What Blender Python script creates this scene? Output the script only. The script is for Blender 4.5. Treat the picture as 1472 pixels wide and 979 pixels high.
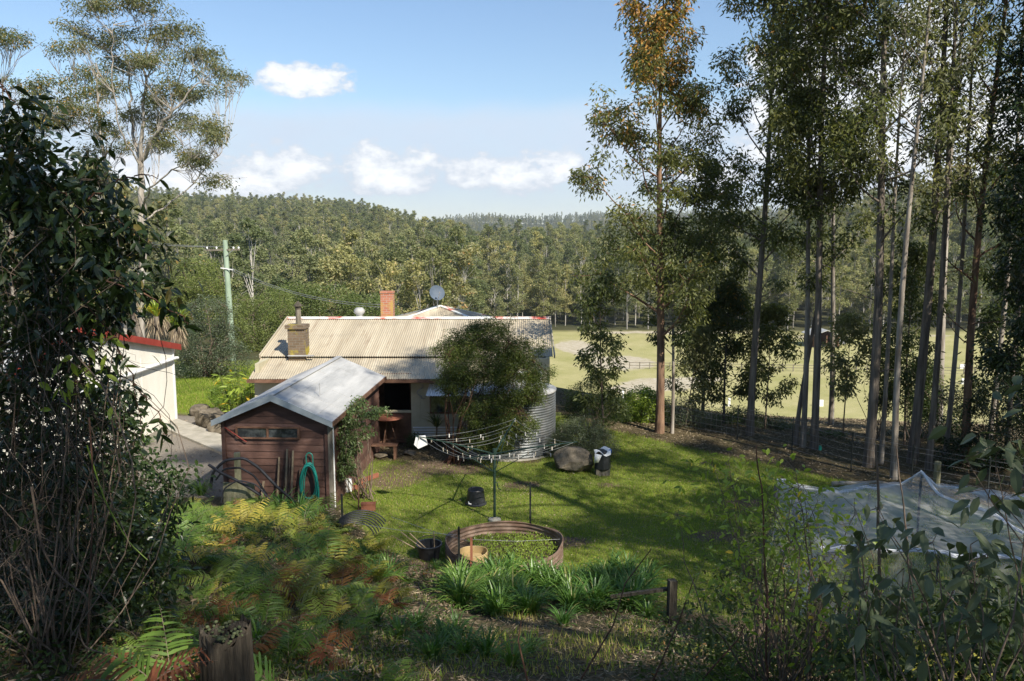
import bpy, math, random
import numpy as np
R = math.radians
for o in list(bpy.data.objects): bpy.data.objects.remove(o)
SC = bpy.context.scene
COL = SC.collection
PITCH = R(7.49); EYE = 6.6; FPX = 1130.0

# ------------------------------------------------------------------ camera
cd = bpy.data.cameras.new('camera'); cam = bpy.data.objects.new('camera', cd); COL.objects.link(cam)
cam.location = (0, 0, EYE); cam.rotation_euler = (math.pi/2 - PITCH, 0, 0)
cd.sensor_width = 36; cd.lens = FPX/1472*36; cd.clip_start = 0.05; cd.clip_end = 12000
SC.camera = cam

def ray(px, py):
    u = (px-736)/FPX; v = (489.5-py)/FPX
    return u, math.cos(PITCH)+v*math.sin(PITCH), -math.sin(PITCH)+v*math.cos(PITCH)
def W(px, py, Y):
    a = ray(px, py); t = Y/a[1]; return np.array([a[0]*t, Y, EYE+a[2]*t])
def G(px, py, z=0.):
    a = ray(px, py); t = (z-EYE)/a[2]; return np.array([a[0]*t, a[1]*t, z])

# ------------------------------------------------------------------ sun, sky, exposure
SUN_EL = 42.0; SUN_AZ = (0.62, -0.78)          # horizontal direction towards the sun
sl = bpy.data.lights.new('sun', 'SUN'); sl.energy = 5.0; sl.angle = R(0.53); sl.color = (1.0, 0.93, 0.82)
sun = bpy.data.objects.new('sun', sl); COL.objects.link(sun)
from mathutils import Vector
_h = math.hypot(*SUN_AZ)
SD = Vector((SUN_AZ[0]/_h*math.cos(R(SUN_EL)), SUN_AZ[1]/_h*math.cos(R(SUN_EL)), math.sin(R(SUN_EL))))
sun.rotation_euler = SD.to_track_quat('Z', 'Y').to_euler()
sun.location = SD*60

world = bpy.data.worlds.new('World'); SC.world = world; world.use_nodes = True
SKY_STRENGTH = 0.089
def build_world():
    nt = world.node_tree; N = nt.nodes; L = nt.links; N.clear()
    out = N.new('ShaderNodeOutputWorld'); bg = N.new('ShaderNodeBackground'); bg.inputs[1].default_value = SKY_STRENGTH
    L.new(bg.outputs[0], out.inputs[0])
    sky = N.new('ShaderNodeTexSky'); sky.sky_type = 'NISHITA'; sky.sun_disc = False
    sky.sun_elevation = R(SUN_EL); sky.sun_rotation = math.atan2(SUN_AZ[0], SUN_AZ[1])
    sky.air_density = 1.25; sky.dust_density = 0.3; sky.ozone_density = 1.6; sky.altitude = 100
    def M(op, a, b=None, c=None, clamp=False):
        m = N.new('ShaderNodeMath'); m.operation = op; m.use_clamp = clamp
        for i, x in enumerate((a, b, c)):
            if x is None: continue
            if isinstance(x, (int, float)): m.inputs[i].default_value = x
            else: L.new(x, m.inputs[i])
        return m.outputs[0]
    tc = N.new('ShaderNodeTexCoord'); sx = N.new('ShaderNodeSeparateXYZ'); L.new(tc.outputs['Generated'], sx.inputs[0])
    az = M('ARCTAN2', sx.outputs[0], sx.outputs[1]); el = M('ARCSINE', sx.outputs[2])
    cb = N.new('ShaderNodeCombineXYZ'); L.new(az, cb.inputs[0]); L.new(M('MULTIPLY', el, 1.7), cb.inputs[1])
    def noise(scale, detail, rough=.6, off=0.):
        n = N.new('ShaderNodeTexNoise'); n.inputs['Scale'].default_value = scale; n.inputs['Detail'].default_value = detail
        n.inputs['Roughness'].default_value = rough
        mp = N.new('ShaderNodeMapping'); mp.inputs['Location'].default_value = (off, off*.7, off*.3)
        L.new(cb.outputs[0], mp.inputs[0]); L.new(mp.outputs[0], n.inputs['Vector']); return n.outputs[0]
    n1 = noise(16, 8, .62); n2 = noise(48, 6, .6, 3.1); n3 = noise(5, 6, .6, 7.7)
    # cumulus heaps: centre pixel, half sizes in pixels
    blobs = [(440,114,62,24),(410,108,34,17),(534,236,42,32),(588,243,46,30),(565,255,64,24),(745,250,98,27),(795,241,44,25),(690,258,50,16),
             (400,250,80,34),(452,240,36,20),(250,262,130,44),(330,282,60,14),
             (1240,180,150,120),(1400,210,130,90),(1130,130,60,70),(1320,80,70,60),(1030,250,60,30),(1180,60,60,30)]
    acc = None
    for (px, py, rx, ry) in blobs:
        d = ray(px, py); a0 = math.atan2(d[0], d[1]); e0 = math.asin(d[2]/math.sqrt(sum(c*c for c in d)))
        ra = rx/FPX*1.15; re = ry/FPX*1.15
        da = M('DIVIDE', M('SUBTRACT', az, a0), ra); de = M('DIVIDE', M('SUBTRACT', el, e0), re)
        q = M('SUBTRACT', 1.0, M('ADD', M('MULTIPLY', da, da), M('MULTIPLY', de, de)))
        q = M('MAXIMUM', q, -1.0)
        acc = q if acc is None else M('MAXIMUM', acc, q)
    heap = M('ADD', acc, M('MULTIPLY', M('SUBTRACT', n1, .5), 3.6))
    heap = M('ADD', heap, M('MULTIPLY', M('SUBTRACT', n2, .5), 2.0))
    mask = N.new('ShaderNodeMapRange'); mask.interpolation_type = 'SMOOTHSTEP'
    L.new(heap, mask.inputs[0]); mask.inputs[1].default_value = .0; mask.inputs[2].default_value = .6
    # thin veil low over the horizon
    v = N.new('ShaderNodeMapRange'); v.interpolation_type = 'SMOOTHSTEP'; L.new(M('ADD', el, M('MULTIPLY', M('SUBTRACT', n3, .5), .05)), v.inputs[0])
    v.inputs[1].default_value = .172; v.inputs[2].default_value = .135; v.inputs[3].default_value = 0; v.inputs[4].default_value = 1
    vlow = N.new('ShaderNodeMapRange'); L.new(el, vlow.inputs[0]); vlow.inputs[1].default_value = .0; vlow.inputs[2].default_value = .07
    vlow.inputs[3].default_value = .35; vlow.inputs[4].default_value = 1
    veil = M('MULTIPLY', M('MULTIPLY', v.outputs[0], vlow.outputs[0]), M('ADD', .55, M('MULTIPLY', n1, .6)), clamp=True)
    hs = N.new('ShaderNodeHueSaturation'); hs.inputs['Saturation'].default_value = 1.0; hs.inputs['Value'].default_value = 1.0
    L.new(sky.outputs[0], hs.inputs['Color'])
    tintn = N.new('ShaderNodeMix'); tintn.data_type = 'RGBA'; tintn.blend_type = 'MULTIPLY'; tintn.inputs[0].default_value = 1
    L.new(hs.outputs[0], tintn.inputs[6]); tintn.inputs[7].default_value = SKY_TINT
    m1 = N.new('ShaderNodeMix'); m1.data_type = 'RGBA'; L.new(veil, m1.inputs[0]); L.new(tintn.outputs[2], m1.inputs[6]); m1.inputs[7].default_value = VEIL
    cc = N.new('ShaderNodeMix'); cc.data_type = 'RGBA'; L.new(M('MULTIPLY', M('SUBTRACT', heap, .35), 1.0, clamp=True), cc.inputs[0])
    cc.inputs[6].default_value = CLOUD_DIM; cc.inputs[7].default_value = CLOUD_LIT
    m2 = N.new('ShaderNodeMix'); m2.data_type = 'RGBA'; L.new(M('MULTIPLY', mask.outputs[0], .93), m2.inputs[0]); L.new(m1.outputs[2], m2.inputs[6]); L.new(cc.outputs[2], m2.inputs[7])
    L.new(m2.outputs[2], bg.inputs[0])
SKY_TINT = (.90, .98, 1.10, 1)
VEIL = (5.0, 5.8, 6.9, 1); CLOUD_DIM = (5.6, 6.0, 6.6, 1); CLOUD_LIT = (9.4, 9.4, 9.3, 1)
build_world()
SC.view_settings.view_transform = 'Standard'; SC.view_settings.look = 'None'
SC.view_settings.exposure = 0.68; SC.view_settings.gamma = 1; SC.view_settings.use_curve_mapping = False
cy = SC.cycles
cy.max_bounces = 5; cy.diffuse_bounces = 3; cy.glossy_bounces = 2; cy.transmission_bounces = 3; cy.transparent_max_bounces = 10; cy.volume_bounces = 0
cy.caustics_reflective = False; cy.caustics_refractive = False; cy.sample_clamp_indirect = 6
cy.use_denoising = True

# ------------------------------------------------------------------ object helpers
def setp(o, label=None, cat=None, group=None, kind=None):
    if label: o['label'] = label
    if cat: o['category'] = cat
    if group: o['group'] = group
    if kind: o['kind'] = kind
    return o
def thing(name, label, cat, loc=(0, 0, 0), group=None, rz=0.):
    o = bpy.data.objects.new(name, None); COL.objects.link(o); o.empty_display_size = .3
    o.location = [float(c) for c in loc]; o.rotation_euler = (0, 0, rz)
    return setp(o, label, cat, group)
class Geo:
    """collects vertices and faces (arrays) with an optional per-face tint"""
    def __init__(s): s.V = []; s.F = []; s.T = []; s.n = 0
    def add(s, V, F, t=None):
        V = np.asarray(V, float).reshape(-1, 3)
        if isinstance(F, np.ndarray): F = [F]
        else:
            d = {}
            for f in F: d.setdefault(len(f), []).append(f)
            F = [np.array(v) for v in d.values()]
        for f in F:
            s.F.append(f.astype(np.int64)+s.n)
            s.T.append(np.full(len(f), .5) if t is None else (np.full(len(f), t) if np.isscalar(t) else np.asarray(t)))
        s.V.append(V); s.n += len(V); return s
    def box(s, c, size, rz=0., t=None, top=(1, 1)):
        x, y, z = [k/2 for k in size]
        P = np.array([[-x,-y,-z],[x,-y,-z],[x,y,-z],[-x,y,-z],[-x*top[0],-y*top[1],z],[x*top[0],-y*top[1],z],[x*top[0],y*top[1],z],[-x*top[0],y*top[1],z]])
        if rz:
            cs, sn = math.cos(rz), math.sin(rz); P = np.c_[P[:, 0]*cs-P[:, 1]*sn, P[:, 0]*sn+P[:, 1]*cs, P[:, 2]]
        return s.add(P+np.array(c), np.array([[0,3,2,1],[4,5,6,7],[0,1,5,4],[1,2,6,5],[2,3,7,6],[3,0,4,7]]), t)
    def beam(s, a, b, w, h, t=None):
        a = np.array(a, float); b = np.array(b, float); d = b-a; d /= np.linalg.norm(d)
        up = np.array([0, 0, 1.]) if abs(d[2]) < .9 else np.array([0, 1., 0])
        sd = np.cross(d, up); sd /= np.linalg.norm(sd); up = np.cross(sd, d)
        P = [p+sd*w/2*i+up*h/2*j for p in (a, b) for i, j in ((-1,-1),(1,-1),(1,1),(-1,1))]
        return s.add(P, np.array([[0,1,2,3],[7,6,5,4],[0,4,5,1],[1,5,6,2],[2,6,7,3],[3,7,4,0]]), t)
    def tube(s, pts, r, k=6, t=None, cap=True):
        P = np.asarray(pts, float); n = len(P); r = np.full(n, r) if np.isscalar(r) else np.asarray(r, float)
        T = np.gradient(P, axis=0); T /= np.linalg.norm(T, axis=1)[:, None]+1e-9
        ref = np.array([0.31, .95, .1]) if abs(T[:, 2]).mean() > .6 else np.array([0.05, .1, 1.])
        A = np.cross(T, ref); A /= np.linalg.norm(A, axis=1)[:, None]+1e-9; B = np.cross(T, A)
        th = np.arange(k)/k*2*math.pi
        V = P[:, None, :]+r[:, None, None]*(np.cos(th)[None, :, None]*A[:, None, :]+np.sin(th)[None, :, None]*B[:, None, :])
        i = np.arange(n-1)[:, None]*k; j = np.arange(k)[None, :]; j2 = (j+1) % k
        F = np.stack([i+j, i+j2, i+k+j2, i+k+j], -1).reshape(-1, 4)
        s.add(V.reshape(-1, 3), F, t)
        if cap and k > 3:
            s.add(V[0], np.array([list(range(k))[::-1]]), t); s.add(V[-1], np.array([list(range(k))]), t)
        return s
    def lathe(s, prof, k=32, c=(0, 0, 0), t=None):
        pr = np.array(prof, float); n = len(pr); th = np.arange(k)/k*2*math.pi
        V = np.stack([pr[:, 0][:, None]*np.cos(th), pr[:, 0][:, None]*np.sin(th), np.repeat(pr[:, 1][:, None], k, 1)], -1)+np.array(c)
        i = np.arange(n-1)[:, None]*k; j = np.arange(k)[None, :]; j2 = (j+1) % k
        return s.add(V.reshape(-1, 3), np.stack([i+j, i+j2, i+k+j2, i+k+j], -1).reshape(-1, 4), t)
    def prism(s, poly, vec, t=None):
        P = np.array(poly, float); n = len(P); V = np.r_[P, P+np.array(vec, float)]
        F = [list(range(n))[::-1], list(range(n, 2*n))]+[[i, (i+1) % n, (i+1) % n+n, i+n] for i in range(n)]
        return s.add(V, F, t)
    def grid(s, f, nu, nv, t=None):
        u, v = np.meshgrid(np.linspace(0, 1, nu+1), np.linspace(0, 1, nv+1), indexing='ij')
        V = f(u.ravel(), v.ravel()); i = np.arange(nu)[:, None]*(nv+1); j = np.arange(nv)[None, :]
        return s.add(V, np.stack([i+j, i+nv+1+j, i+nv+2+j, i+j+1], -1).reshape(-1, 4), t)
    def build(s, name, mat, parent=None, smooth=False, org=None, **kw):
        me = bpy.data.meshes.new(name); V = np.concatenate(s.V)
        if org is None and parent is not None:
            r = parent
            while r.parent: r = r.parent
            org = r.location
        if org is not None: V = V-np.array(org)
        me.vertices.add(len(V)); me.vertices.foreach_set('co', V.astype(np.float32).ravel())
        nl = sum(f.size for f in s.F); npoly = sum(len(f) for f in s.F)
        me.loops.add(nl); me.polygons.add(npoly)
        me.loops.foreach_set('vertex_index', np.concatenate([f.ravel() for f in s.F]).astype(np.int32))
        tot = np.concatenate([np.full(len(f), f.shape[1]) for f in s.F]); st = np.r_[0, np.cumsum(tot)[:-1]]
        me.polygons.foreach_set('loop_start', st.astype(np.int32)); me.polygons.foreach_set('loop_total', tot.astype(np.int32))
        me.polygons.foreach_set('use_smooth', np.full(npoly, bool(smooth)))
        at = me.attributes.new('tint', 'FLOAT', 'FACE'); at.data.foreach_set('value', np.concatenate(s.T).astype(np.float32))
        me.update(calc_edges=True); me.materials.append(mat)
        o = bpy.data.objects.new(name, me); COL.objects.link(o)
        if parent is not None: o.parent = parent
        elif org is not None: o.location = [float(c) for c in org]
        return setp(o, **kw)
def kids(o): return [c for c in bpy.data.objects if c.parent == o]
def dup(root, loc, rz=0., sc=1., label=None, tree=None):
    if tree is None: tree = [(c, kids(c)) for c in kids(root)]
    r = root.copy(); COL.objects.link(r); r.location = [float(c) for c in loc]; r.rotation_euler = (0, 0, rz)
    r.scale = (sc,)*3 if np.isscalar(sc) else sc
    if label: r['label'] = label
    for c, gs in tree:
        d = c.copy(); COL.objects.link(d); d.parent = r
        for g in gs:
            e = g.copy(); COL.objects.link(e); e.parent = d
    return r

# ------------------------------------------------------------------ materials
def nodes(name):
    m = bpy.data.materials.new(name); m.use_nodes = True; nt = m.node_tree
    return m, nt, nt.nodes, nt.links, nt.nodes['Principled BSDF']
def ramp(N, L, fac, stops):
    r = N.new('ShaderNodeValToRGB'); e = r.color_ramp.elements
    while len(e) < len(stops): e.new(.5)
    for el, (p, c) in zip(e, stops): el.position = p; el.color = (*c, 1)
    L.new(fac, r.inputs[0]); return r.outputs[0]
def mat(name, c1, c2=None, scale=6., rough=.7, bump=.0, metal=0., stretch=(1, 1, 1), spec=.3, detail=6, lo=.35, hi=.65, c3=None, tint=0., objrand=0.):
    m, nt, N, L, b = nodes(name); c2 = c2 or c1
    tc = N.new('ShaderNodeTexCoord'); mp = N.new('ShaderNodeMapping'); mp.inputs['Scale'].default_value = stretch
    L.new(tc.outputs['Object'], mp.inputs[0])
    n = N.new('ShaderNodeTexNoise'); n.inputs['Scale'].default_value = scale; n.inputs['Detail'].default_value = detail; n.inputs['Roughness'].default_value = .65
    L.new(mp.outputs[0], n.inputs['Vector'])
    st = [(lo, c1), (hi, c2)]+([(min(hi+.12, .99), c3)] if c3 else [])
    f = n.outputs[0]
    if tint or objrand:
        a = N.new('ShaderNodeMath'); a.operation = 'MULTIPLY_ADD'
        if tint:
            at = N.new('ShaderNodeAttribute'); at.attribute_name = 'tint'; src = at.outputs['Fac']; k = tint
        else:
            oi = N.new('ShaderNodeObjectInfo'); src = oi.outputs['Random']; k = objrand
        L.new(src, a.inputs[0]); a.inputs[1].default_value = k; 
        b2 = N.new('ShaderNodeMath'); b2.operation = 'SUBTRACT'; L.new(n.outputs[0], b2.inputs[0]); b2.inputs[1].default_value = k/2
        L.new(b2.outputs[0], a.inputs[2]); f = a.outputs[0]
    L.new(ramp(N, L, f, st), b.inputs['Base Color'])
    b.inputs['Roughness'].default_value = rough; b.inputs['Metallic'].default_value = metal; b.inputs['Specular IOR Level'].default_value = spec
    if bump:
        bp = N.new('ShaderNodeBump'); bp.inputs['Strength'].default_value = bump; bp.inputs['Distance'].default_value = .03
        n2 = N.new('ShaderNodeTexNoise'); n2.inputs['Scale'].default_value = scale*3; n2.inputs['Detail'].default_value = 5; L.new(mp.outputs[0], n2.inputs['Vector'])
        L.new(n2.outputs[0], bp.inputs['Height']); L.new(bp.outputs[0], b.inputs['Normal'])
    return m
def add_stains(m, col, scale, stretch, lo, hi, amt=.7):
    nt = m.node_tree; N, L = nt.nodes, nt.links; b = N['Principled BSDF']; src = b.inputs['Base Color'].links[0].from_socket
    tc = N.new('ShaderNodeTexCoord'); mp = N.new('ShaderNodeMapping'); mp.inputs['Scale'].default_value = stretch; L.new(tc.outputs['Object'], mp.inputs[0])
    n = N.new('ShaderNodeTexNoise'); n.inputs['Scale'].default_value = scale; n.inputs['Detail'].default_value = 9; n.inputs['Roughness'].default_value = .7; L.new(mp.outputs[0], n.inputs[0])
    r = N.new('ShaderNodeMapRange'); L.new(n.outputs[0], r.inputs[0]); r.inputs[1].default_value = lo; r.inputs[2].default_value = hi; r.inputs[4].default_value = amt
    x = N.new('ShaderNodeMix'); x.data_type = 'RGBA'; L.new(r.outputs[0], x.inputs[0]); L.new(src, x.inputs[6]); x.inputs[7].default_value = (*col, 1); L.new(x.outputs[2], b.inputs['Base Color'])
def leafmat(name, dark, light, young=None, trans=.3, rough=.5, spec=.35, objv=.25, tr_boost=1.5, patch=False):
    """foliage: per-leaf tint picks the colour, each plant shifts a little as a whole"""
    m, nt, N, L, b = nodes(name)
    at = N.new('ShaderNodeAttribute'); at.attribute_name = 'tint'
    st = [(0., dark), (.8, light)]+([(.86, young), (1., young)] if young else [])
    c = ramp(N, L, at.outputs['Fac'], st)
    oi = N.new('ShaderNodeObjectInfo'); hs = N.new('ShaderNodeHueSaturation'); L.new(c, hs.inputs['Color'])
    def mr(a, b_):
        r = N.new('ShaderNodeMapRange'); L.new(oi.outputs['Random'], r.inputs[0]); r.inputs[3].default_value = a; r.inputs[4].default_value = b_; return r.outputs[0]
    L.new(mr(1-objv, 1+objv), hs.inputs['Value']); L.new(mr(.5+.03*objv*3, .5-.02*objv*3), hs.inputs['Hue'])
    if patch:      # stands of different species: tone drifts from place to place
        pn = N.new('ShaderNodeTexNoise'); pn.inputs['Scale'].default_value = .016; pn.inputs['Detail'].default_value = 3; L.new(oi.outputs['Location'], pn.inputs[0])
        pr = ramp(N, L, pn.outputs[0], [(.38, (.70,.78,.72)), (.5, (1., 1., 1.)), (.62, (1.22,1.12,.95))]); px_ = N.new('ShaderNodeMix'); px_.data_type = 'RGBA'; px_.blend_type = 'MULTIPLY'; px_.inputs[0].default_value = 1
        L.new(hs.outputs[0], px_.inputs[6]); L.new(pr, px_.inputs[7]); hs_out = px_.outputs[2]
    else: hs_out = hs.outputs[0]
    L.new(hs_out, b.inputs['Base Color']); b.inputs['Roughness'].default_value = rough; b.inputs['Specular IOR Level'].default_value = spec
    tr = N.new('ShaderNodeBsdfTranslucent'); g = N.new('ShaderNodeMix'); g.data_type = 'RGBA'; g.blend_type = 'MULTIPLY'; g.inputs[0].default_value = 1
    L.new(hs_out, g.inputs[6]); g.inputs[7].default_value = (tr_boost*1.15, tr_boost*1.2, tr_boost*.55, 1); L.new(g.outputs[2], tr.inputs[0])
    mx = N.new('ShaderNodeMixShader'); mx.inputs[0].default_value = trans; L.new(b.outputs[0], mx.inputs[1]); L.new(tr.outputs[0], mx.inputs[2])
    L.new(mx.outputs[0], N['Material Output'].inputs[0]); return m

M = {}
M['bark_pale'] = mat('bark_pale', (.17,.14,.11), (.42,.38,.32), 2.2, .8, .4, stretch=(3, 3, .35), objrand=.15)
M['bark_brown'] = mat('bark_brown', (.075,.062,.05), (.24,.20,.16), 3., .9, .8, stretch=(4, 4, .3), c3=(.30,.25,.2), objrand=.15)
M['bark_rust'] = mat('bark_rust', (.10,.055,.035), (.30,.19,.12), 2.2, .9, .7, stretch=(3, 3, .4), c3=(.36,.30,.24))
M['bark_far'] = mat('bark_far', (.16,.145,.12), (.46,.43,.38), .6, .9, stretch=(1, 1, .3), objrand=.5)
M['twig'] = mat('twig', (.10,.07,.05), (.25,.19,.14), 8, .9, tint=.4)
M['twig_red'] = mat('twig_red', (.06,.028,.018), (.17,.09,.055), 8, .8, tint=.4)
M['dead_stem'] = mat('dead_stem', (.035,.023,.016), (.16,.12,.088), 3, .9, tint=.5)
M['eucalypt'] = leafmat('eucalypt', (.045,.062,.020), (.17,.18,.055), (.42,.24,.06), .35)
M['eucalypt_dark'] = leafmat('eucalypt_dark', (.032,.048,.016), (.12,.135,.042), (.32,.18,.045), .35)
M['eucalypt_pale'] = leafmat('eucalypt_pale', (.11,.12,.055), (.27,.26,.12), (.34,.22,.08), .35)
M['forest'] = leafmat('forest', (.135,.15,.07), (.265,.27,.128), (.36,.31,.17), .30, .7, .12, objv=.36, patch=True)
M['scrub_olive'] = leafmat('scrub_olive', (.10,.125,.035), (.24,.27,.075), (.34,.32,.12), .3)
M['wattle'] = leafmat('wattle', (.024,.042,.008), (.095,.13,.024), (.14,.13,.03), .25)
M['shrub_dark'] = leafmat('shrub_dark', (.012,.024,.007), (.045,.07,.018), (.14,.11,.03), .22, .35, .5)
M['shrub_mid'] = leafmat('shrub_mid', (.03,.05,.015), (.10,.14,.04), (.2,.2,.05), .3)
M['shrub_grey'] = leafmat('shrub_grey', (.055,.072,.04), (.135,.16,.085), None, .25, .45, .45)
M['shrub_bright'] = leafmat('shrub_bright', (.10,.16,.022), (.26,.34,.055), (.45,.33,.03), .4, .4, .4)
M['shrub_yellow'] = leafmat('shrub_yellow', (.12,.14,.03), (.32,.34,.10), (.5,.46,.2), .3)
M['fern'] = leafmat('fern', (.05,.095,.016), (.19,.27,.045), (.28,.17,.03), .35, objv=.4)
M['fern_yellow'] = leafmat('fern_yellow', (.16,.15,.025), (.40,.36,.06), (.34,.16,.03), .35, objv=.3)
M['fern_rust'] = leafmat('fern_rust', (.10,.04,.02), (.26,.12,.05), None, .25, .8, .1, objv=.3)
M['strap'] = leafmat('strap', (.05,.11,.018), (.15,.26,.05), (.26,.26,.08), .3, .35, .5)
M['grass'] = leafmat('grass', (.06,.115,.014), (.30,.385,.05), (.42,.36,.13), .35, .6, .2, objv=0)
M['undergrowth'] = leafmat('undergrowth', (.02,.04,.010), (.08,.12,.025), (.24,.13,.04), .3, .5, .3, objv=0)
M['straw'] = mat('straw', (.10,.07,.045), (.36,.29,.19), 3, .9, tint=.9, lo=.2, hi=.8)
M['galv'] = mat('galvanised', (.36,.36,.345), (.50,.495,.47), 1.6, .6, .04, .1, spec=.35, stretch=(2.5, .25, 1), detail=9)
M['tank'] = mat('tank_steel', (.09,.10,.10), (.18,.19,.19), 2, .45, .05, .4, spec=.5)
M['cream_iron'] = mat('cream_iron', (.35,.30,.215), (.46,.405,.30), .9, .7, .1, stretch=(3, .25, .25), c3=(.56,.50,.38))
M['barge'] = mat('barge', (.30,.34,.35), (.40,.44,.45), 2, .5)
M['board'] = mat('weatherboard', (.075,.04,.030), (.13,.07,.052), 2.4, .75, .15, stretch=(.3, 1, 1.3), c3=(.22,.13,.10), tint=.35)
M['timber_grey'] = mat('timber_grey', (.10,.085,.06), (.26,.23,.18), 4, .9, .5, stretch=(3, 3, .4))
M['timber_dark'] = mat('timber_dark', (.035,.03,.022), (.11,.095,.07), 5, .95, .6, stretch=(3, 3, .5))
M['timber_moss'] = mat('timber_moss', (.12,.12,.06), (.30,.28,.18), 4, .9, .5, stretch=(2, 2, .6))
M['timber_brown'] = mat('timber_brown', (.10,.05,.03), (.2,.11,.07), 4, .85, .3)
M['cream_wall'] = mat('cream_wall', (.44,.40,.27), (.56,.52,.37), 1.2, .8, .05)
M['white_wall'] = mat('white_wall', (.70,.66,.56), (.82,.79,.70), .7, .75, .03, stretch=(1, 1, .5))
M['white'] = mat('white_paint', (.72,.72,.70), (.82,.82,.80), 3, .5)
M['red_paint'] = mat('red_paint', (.22,.028,.018), (.31,.05,.032), 3, .6)
M['red_flake'] = mat('flaking_red', (.42,.06,.035), (.50,.12,.08), .9, .6, lo=.34, hi=.40, c3=(.70,.72,.66), stretch=(1, 1, 1))
M['dark'] = mat('dark_room', (.012,.011,.010), (.03,.026,.022), 2, .9)
M['black'] = mat('black_plastic', (.012,.013,.015), (.03,.032,.036), 5, .42, .05, spec=.5)
M['poly'] = mat('poly_pipe', (.010,.011,.014), (.028,.03,.036), 5, .6, .05, spec=.25)
M['teal'] = mat('teal_hose', (.01,.19,.15), (.02,.30,.24), 4, .35, spec=.5)
M['pole'] = mat('pole_green', (.20,.27,.19), (.34,.42,.31), 2.5, .85, .2, stretch=(2, 2, .4))
M['metal'] = mat('metal_grey', (.3,.3,.3), (.5,.5,.5), 4, .4, 0, .7)
M['picket'] = mat('picket', (.012,.016,.014), (.04,.045,.04), 6, .7)
M['line_green'] = mat('line_green', (.012,.03,.022), (.03,.055,.042), 6, .5)
M['wire'] = mat('wire', (.28,.28,.27), (.46,.46,.44), 6, .5, 0, .6)
M['rock'] = mat('rock', (.07,.058,.04), (.22,.185,.135), 3.2, .95, 1., c3=(.32,.30,.22))
M['concrete'] = mat('concrete', (.30,.28,.23), (.42,.39,.33), 2.5, .9, .15)
M['rust_ring'] = mat('rust_ring', (.13,.075,.05), (.27,.20,.155), 2.5, .7, .1, .25, stretch=(1, 1, 2), c3=(.46,.42,.38))
M['terracotta'] = mat('terracotta', (.20,.07,.04), (.3,.12,.07), 5, .8)
M['ochre'] = mat('ochre_plastic', (.33,.23,.10), (.43,.32,.16), 3, .6)
M['soil'] = mat('soil', (.035,.024,.016), (.10,.07,.045), 9, 1, .6)
M['solar'] = mat('dish_blue', (.06,.085,.12), (.09,.12,.16), 3, .6, spec=.3)
M['blue'] = mat('blue_plastic', (.02,.10,.45), (.04,.16,.6), 3, .4)
M['orange'] = mat('orange_plastic', (.6,.12,.03), (.7,.2,.05), 3, .5)
M['line_wire'] = mat('line_wire', (.10,.11,.10), (.22,.23,.22), 6, .5)
M['peg'] = mat('peg', (.55,.48,.36), (.8,.76,.7), 3, .6, tint=.6)

def net_mat():
    m, nt, N, L, b = nodes('net_white'); b.inputs['Base Color'].default_value = (.84,.85,.86, 1); b.inputs['Roughness'].default_value = .7
    tr = N.new('ShaderNodeBsdfTransparent'); tl = N.new('ShaderNodeBsdfTranslucent'); tl.inputs[0].default_value = (.7,.72,.74, 1)
    ms = N.new('ShaderNodeMixShader'); ms.inputs[0].default_value = .4; L.new(b.outputs[0], ms.inputs[1]); L.new(tl.outputs[0], ms.inputs[2])
    tc = N.new('ShaderNodeTexCoord'); n = N.new('ShaderNodeTexNoise'); n.inputs['Scale'].default_value = 2.6; n.inputs['Detail'].default_value = 7; mp = N.new('ShaderNodeMapping'); mp.inputs['Scale'].default_value = (1, .35, 1); mp.inputs['Rotation'].default_value = (0, 0, .5); L.new(tc.outputs['Object'], mp.inputs[0]); L.new(mp.outputs[0], n.inputs[0])
    # the weave closes up when it is seen edge-on and where it lies in folds
    lw = N.new('ShaderNodeLayerWeight'); lw.inputs[0].default_value = .45
    mr = N.new('ShaderNodeMapRange'); L.new(n.outputs[0], mr.inputs[0]); mr.inputs[1].default_value = .35; mr.inputs[2].default_value = .7; mr.inputs[3].default_value = .07; mr.inputs[4].default_value = .34
    ad = N.new('ShaderNodeMath'); ad.operation = 'MULTIPLY_ADD'; L.new(lw.outputs['Facing'], ad.inputs[0]); ad.inputs[1].default_value = .22; L.new(mr.outputs[0], ad.inputs[2]); ad.use_clamp = True
    mx = N.new('ShaderNodeMixShader'); L.new(ad.outputs[0], mx.inputs[0]); L.new(tr.outputs[0], mx.inputs[1]); L.new(ms.outputs[0], mx.inputs[2])
    L.new(mx.outputs[0], N['Material Output'].inputs[0]); return m
add_stains(M['cream_iron'], (.20,.13,.075), 1.0, (5, .35, .35), .56, .70, .6); add_stains(M['cream_iron'], (.16,.14,.11), .5, (1, 1, 1), .5, .75, .6)
add_stains(M['galv'], (.20,.20,.19), .8, (1.5, .5, 1), .5, .66, .6); add_stains(M['white_wall'], (.50,.45,.36), .9, (1, 1, .3), .55, .8, .5)
add_stains(M['concrete'], (.16,.15,.10), 1.2, (1, 1, 1), .5, .7, .6); add_stains(M['tank'], (.22,.17,.12), 1.5, (1, 1, .4), .55, .75, .5)
add_stains(M['cream_wall'], (.26,.23,.15), .8, (1, 1, .4), .5, .75, .5)
M['net'] = net_mat()
M['net_fold'] = mat('net_fold', (.6,.62,.64), (.78,.79,.8), 6, .7)
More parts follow.
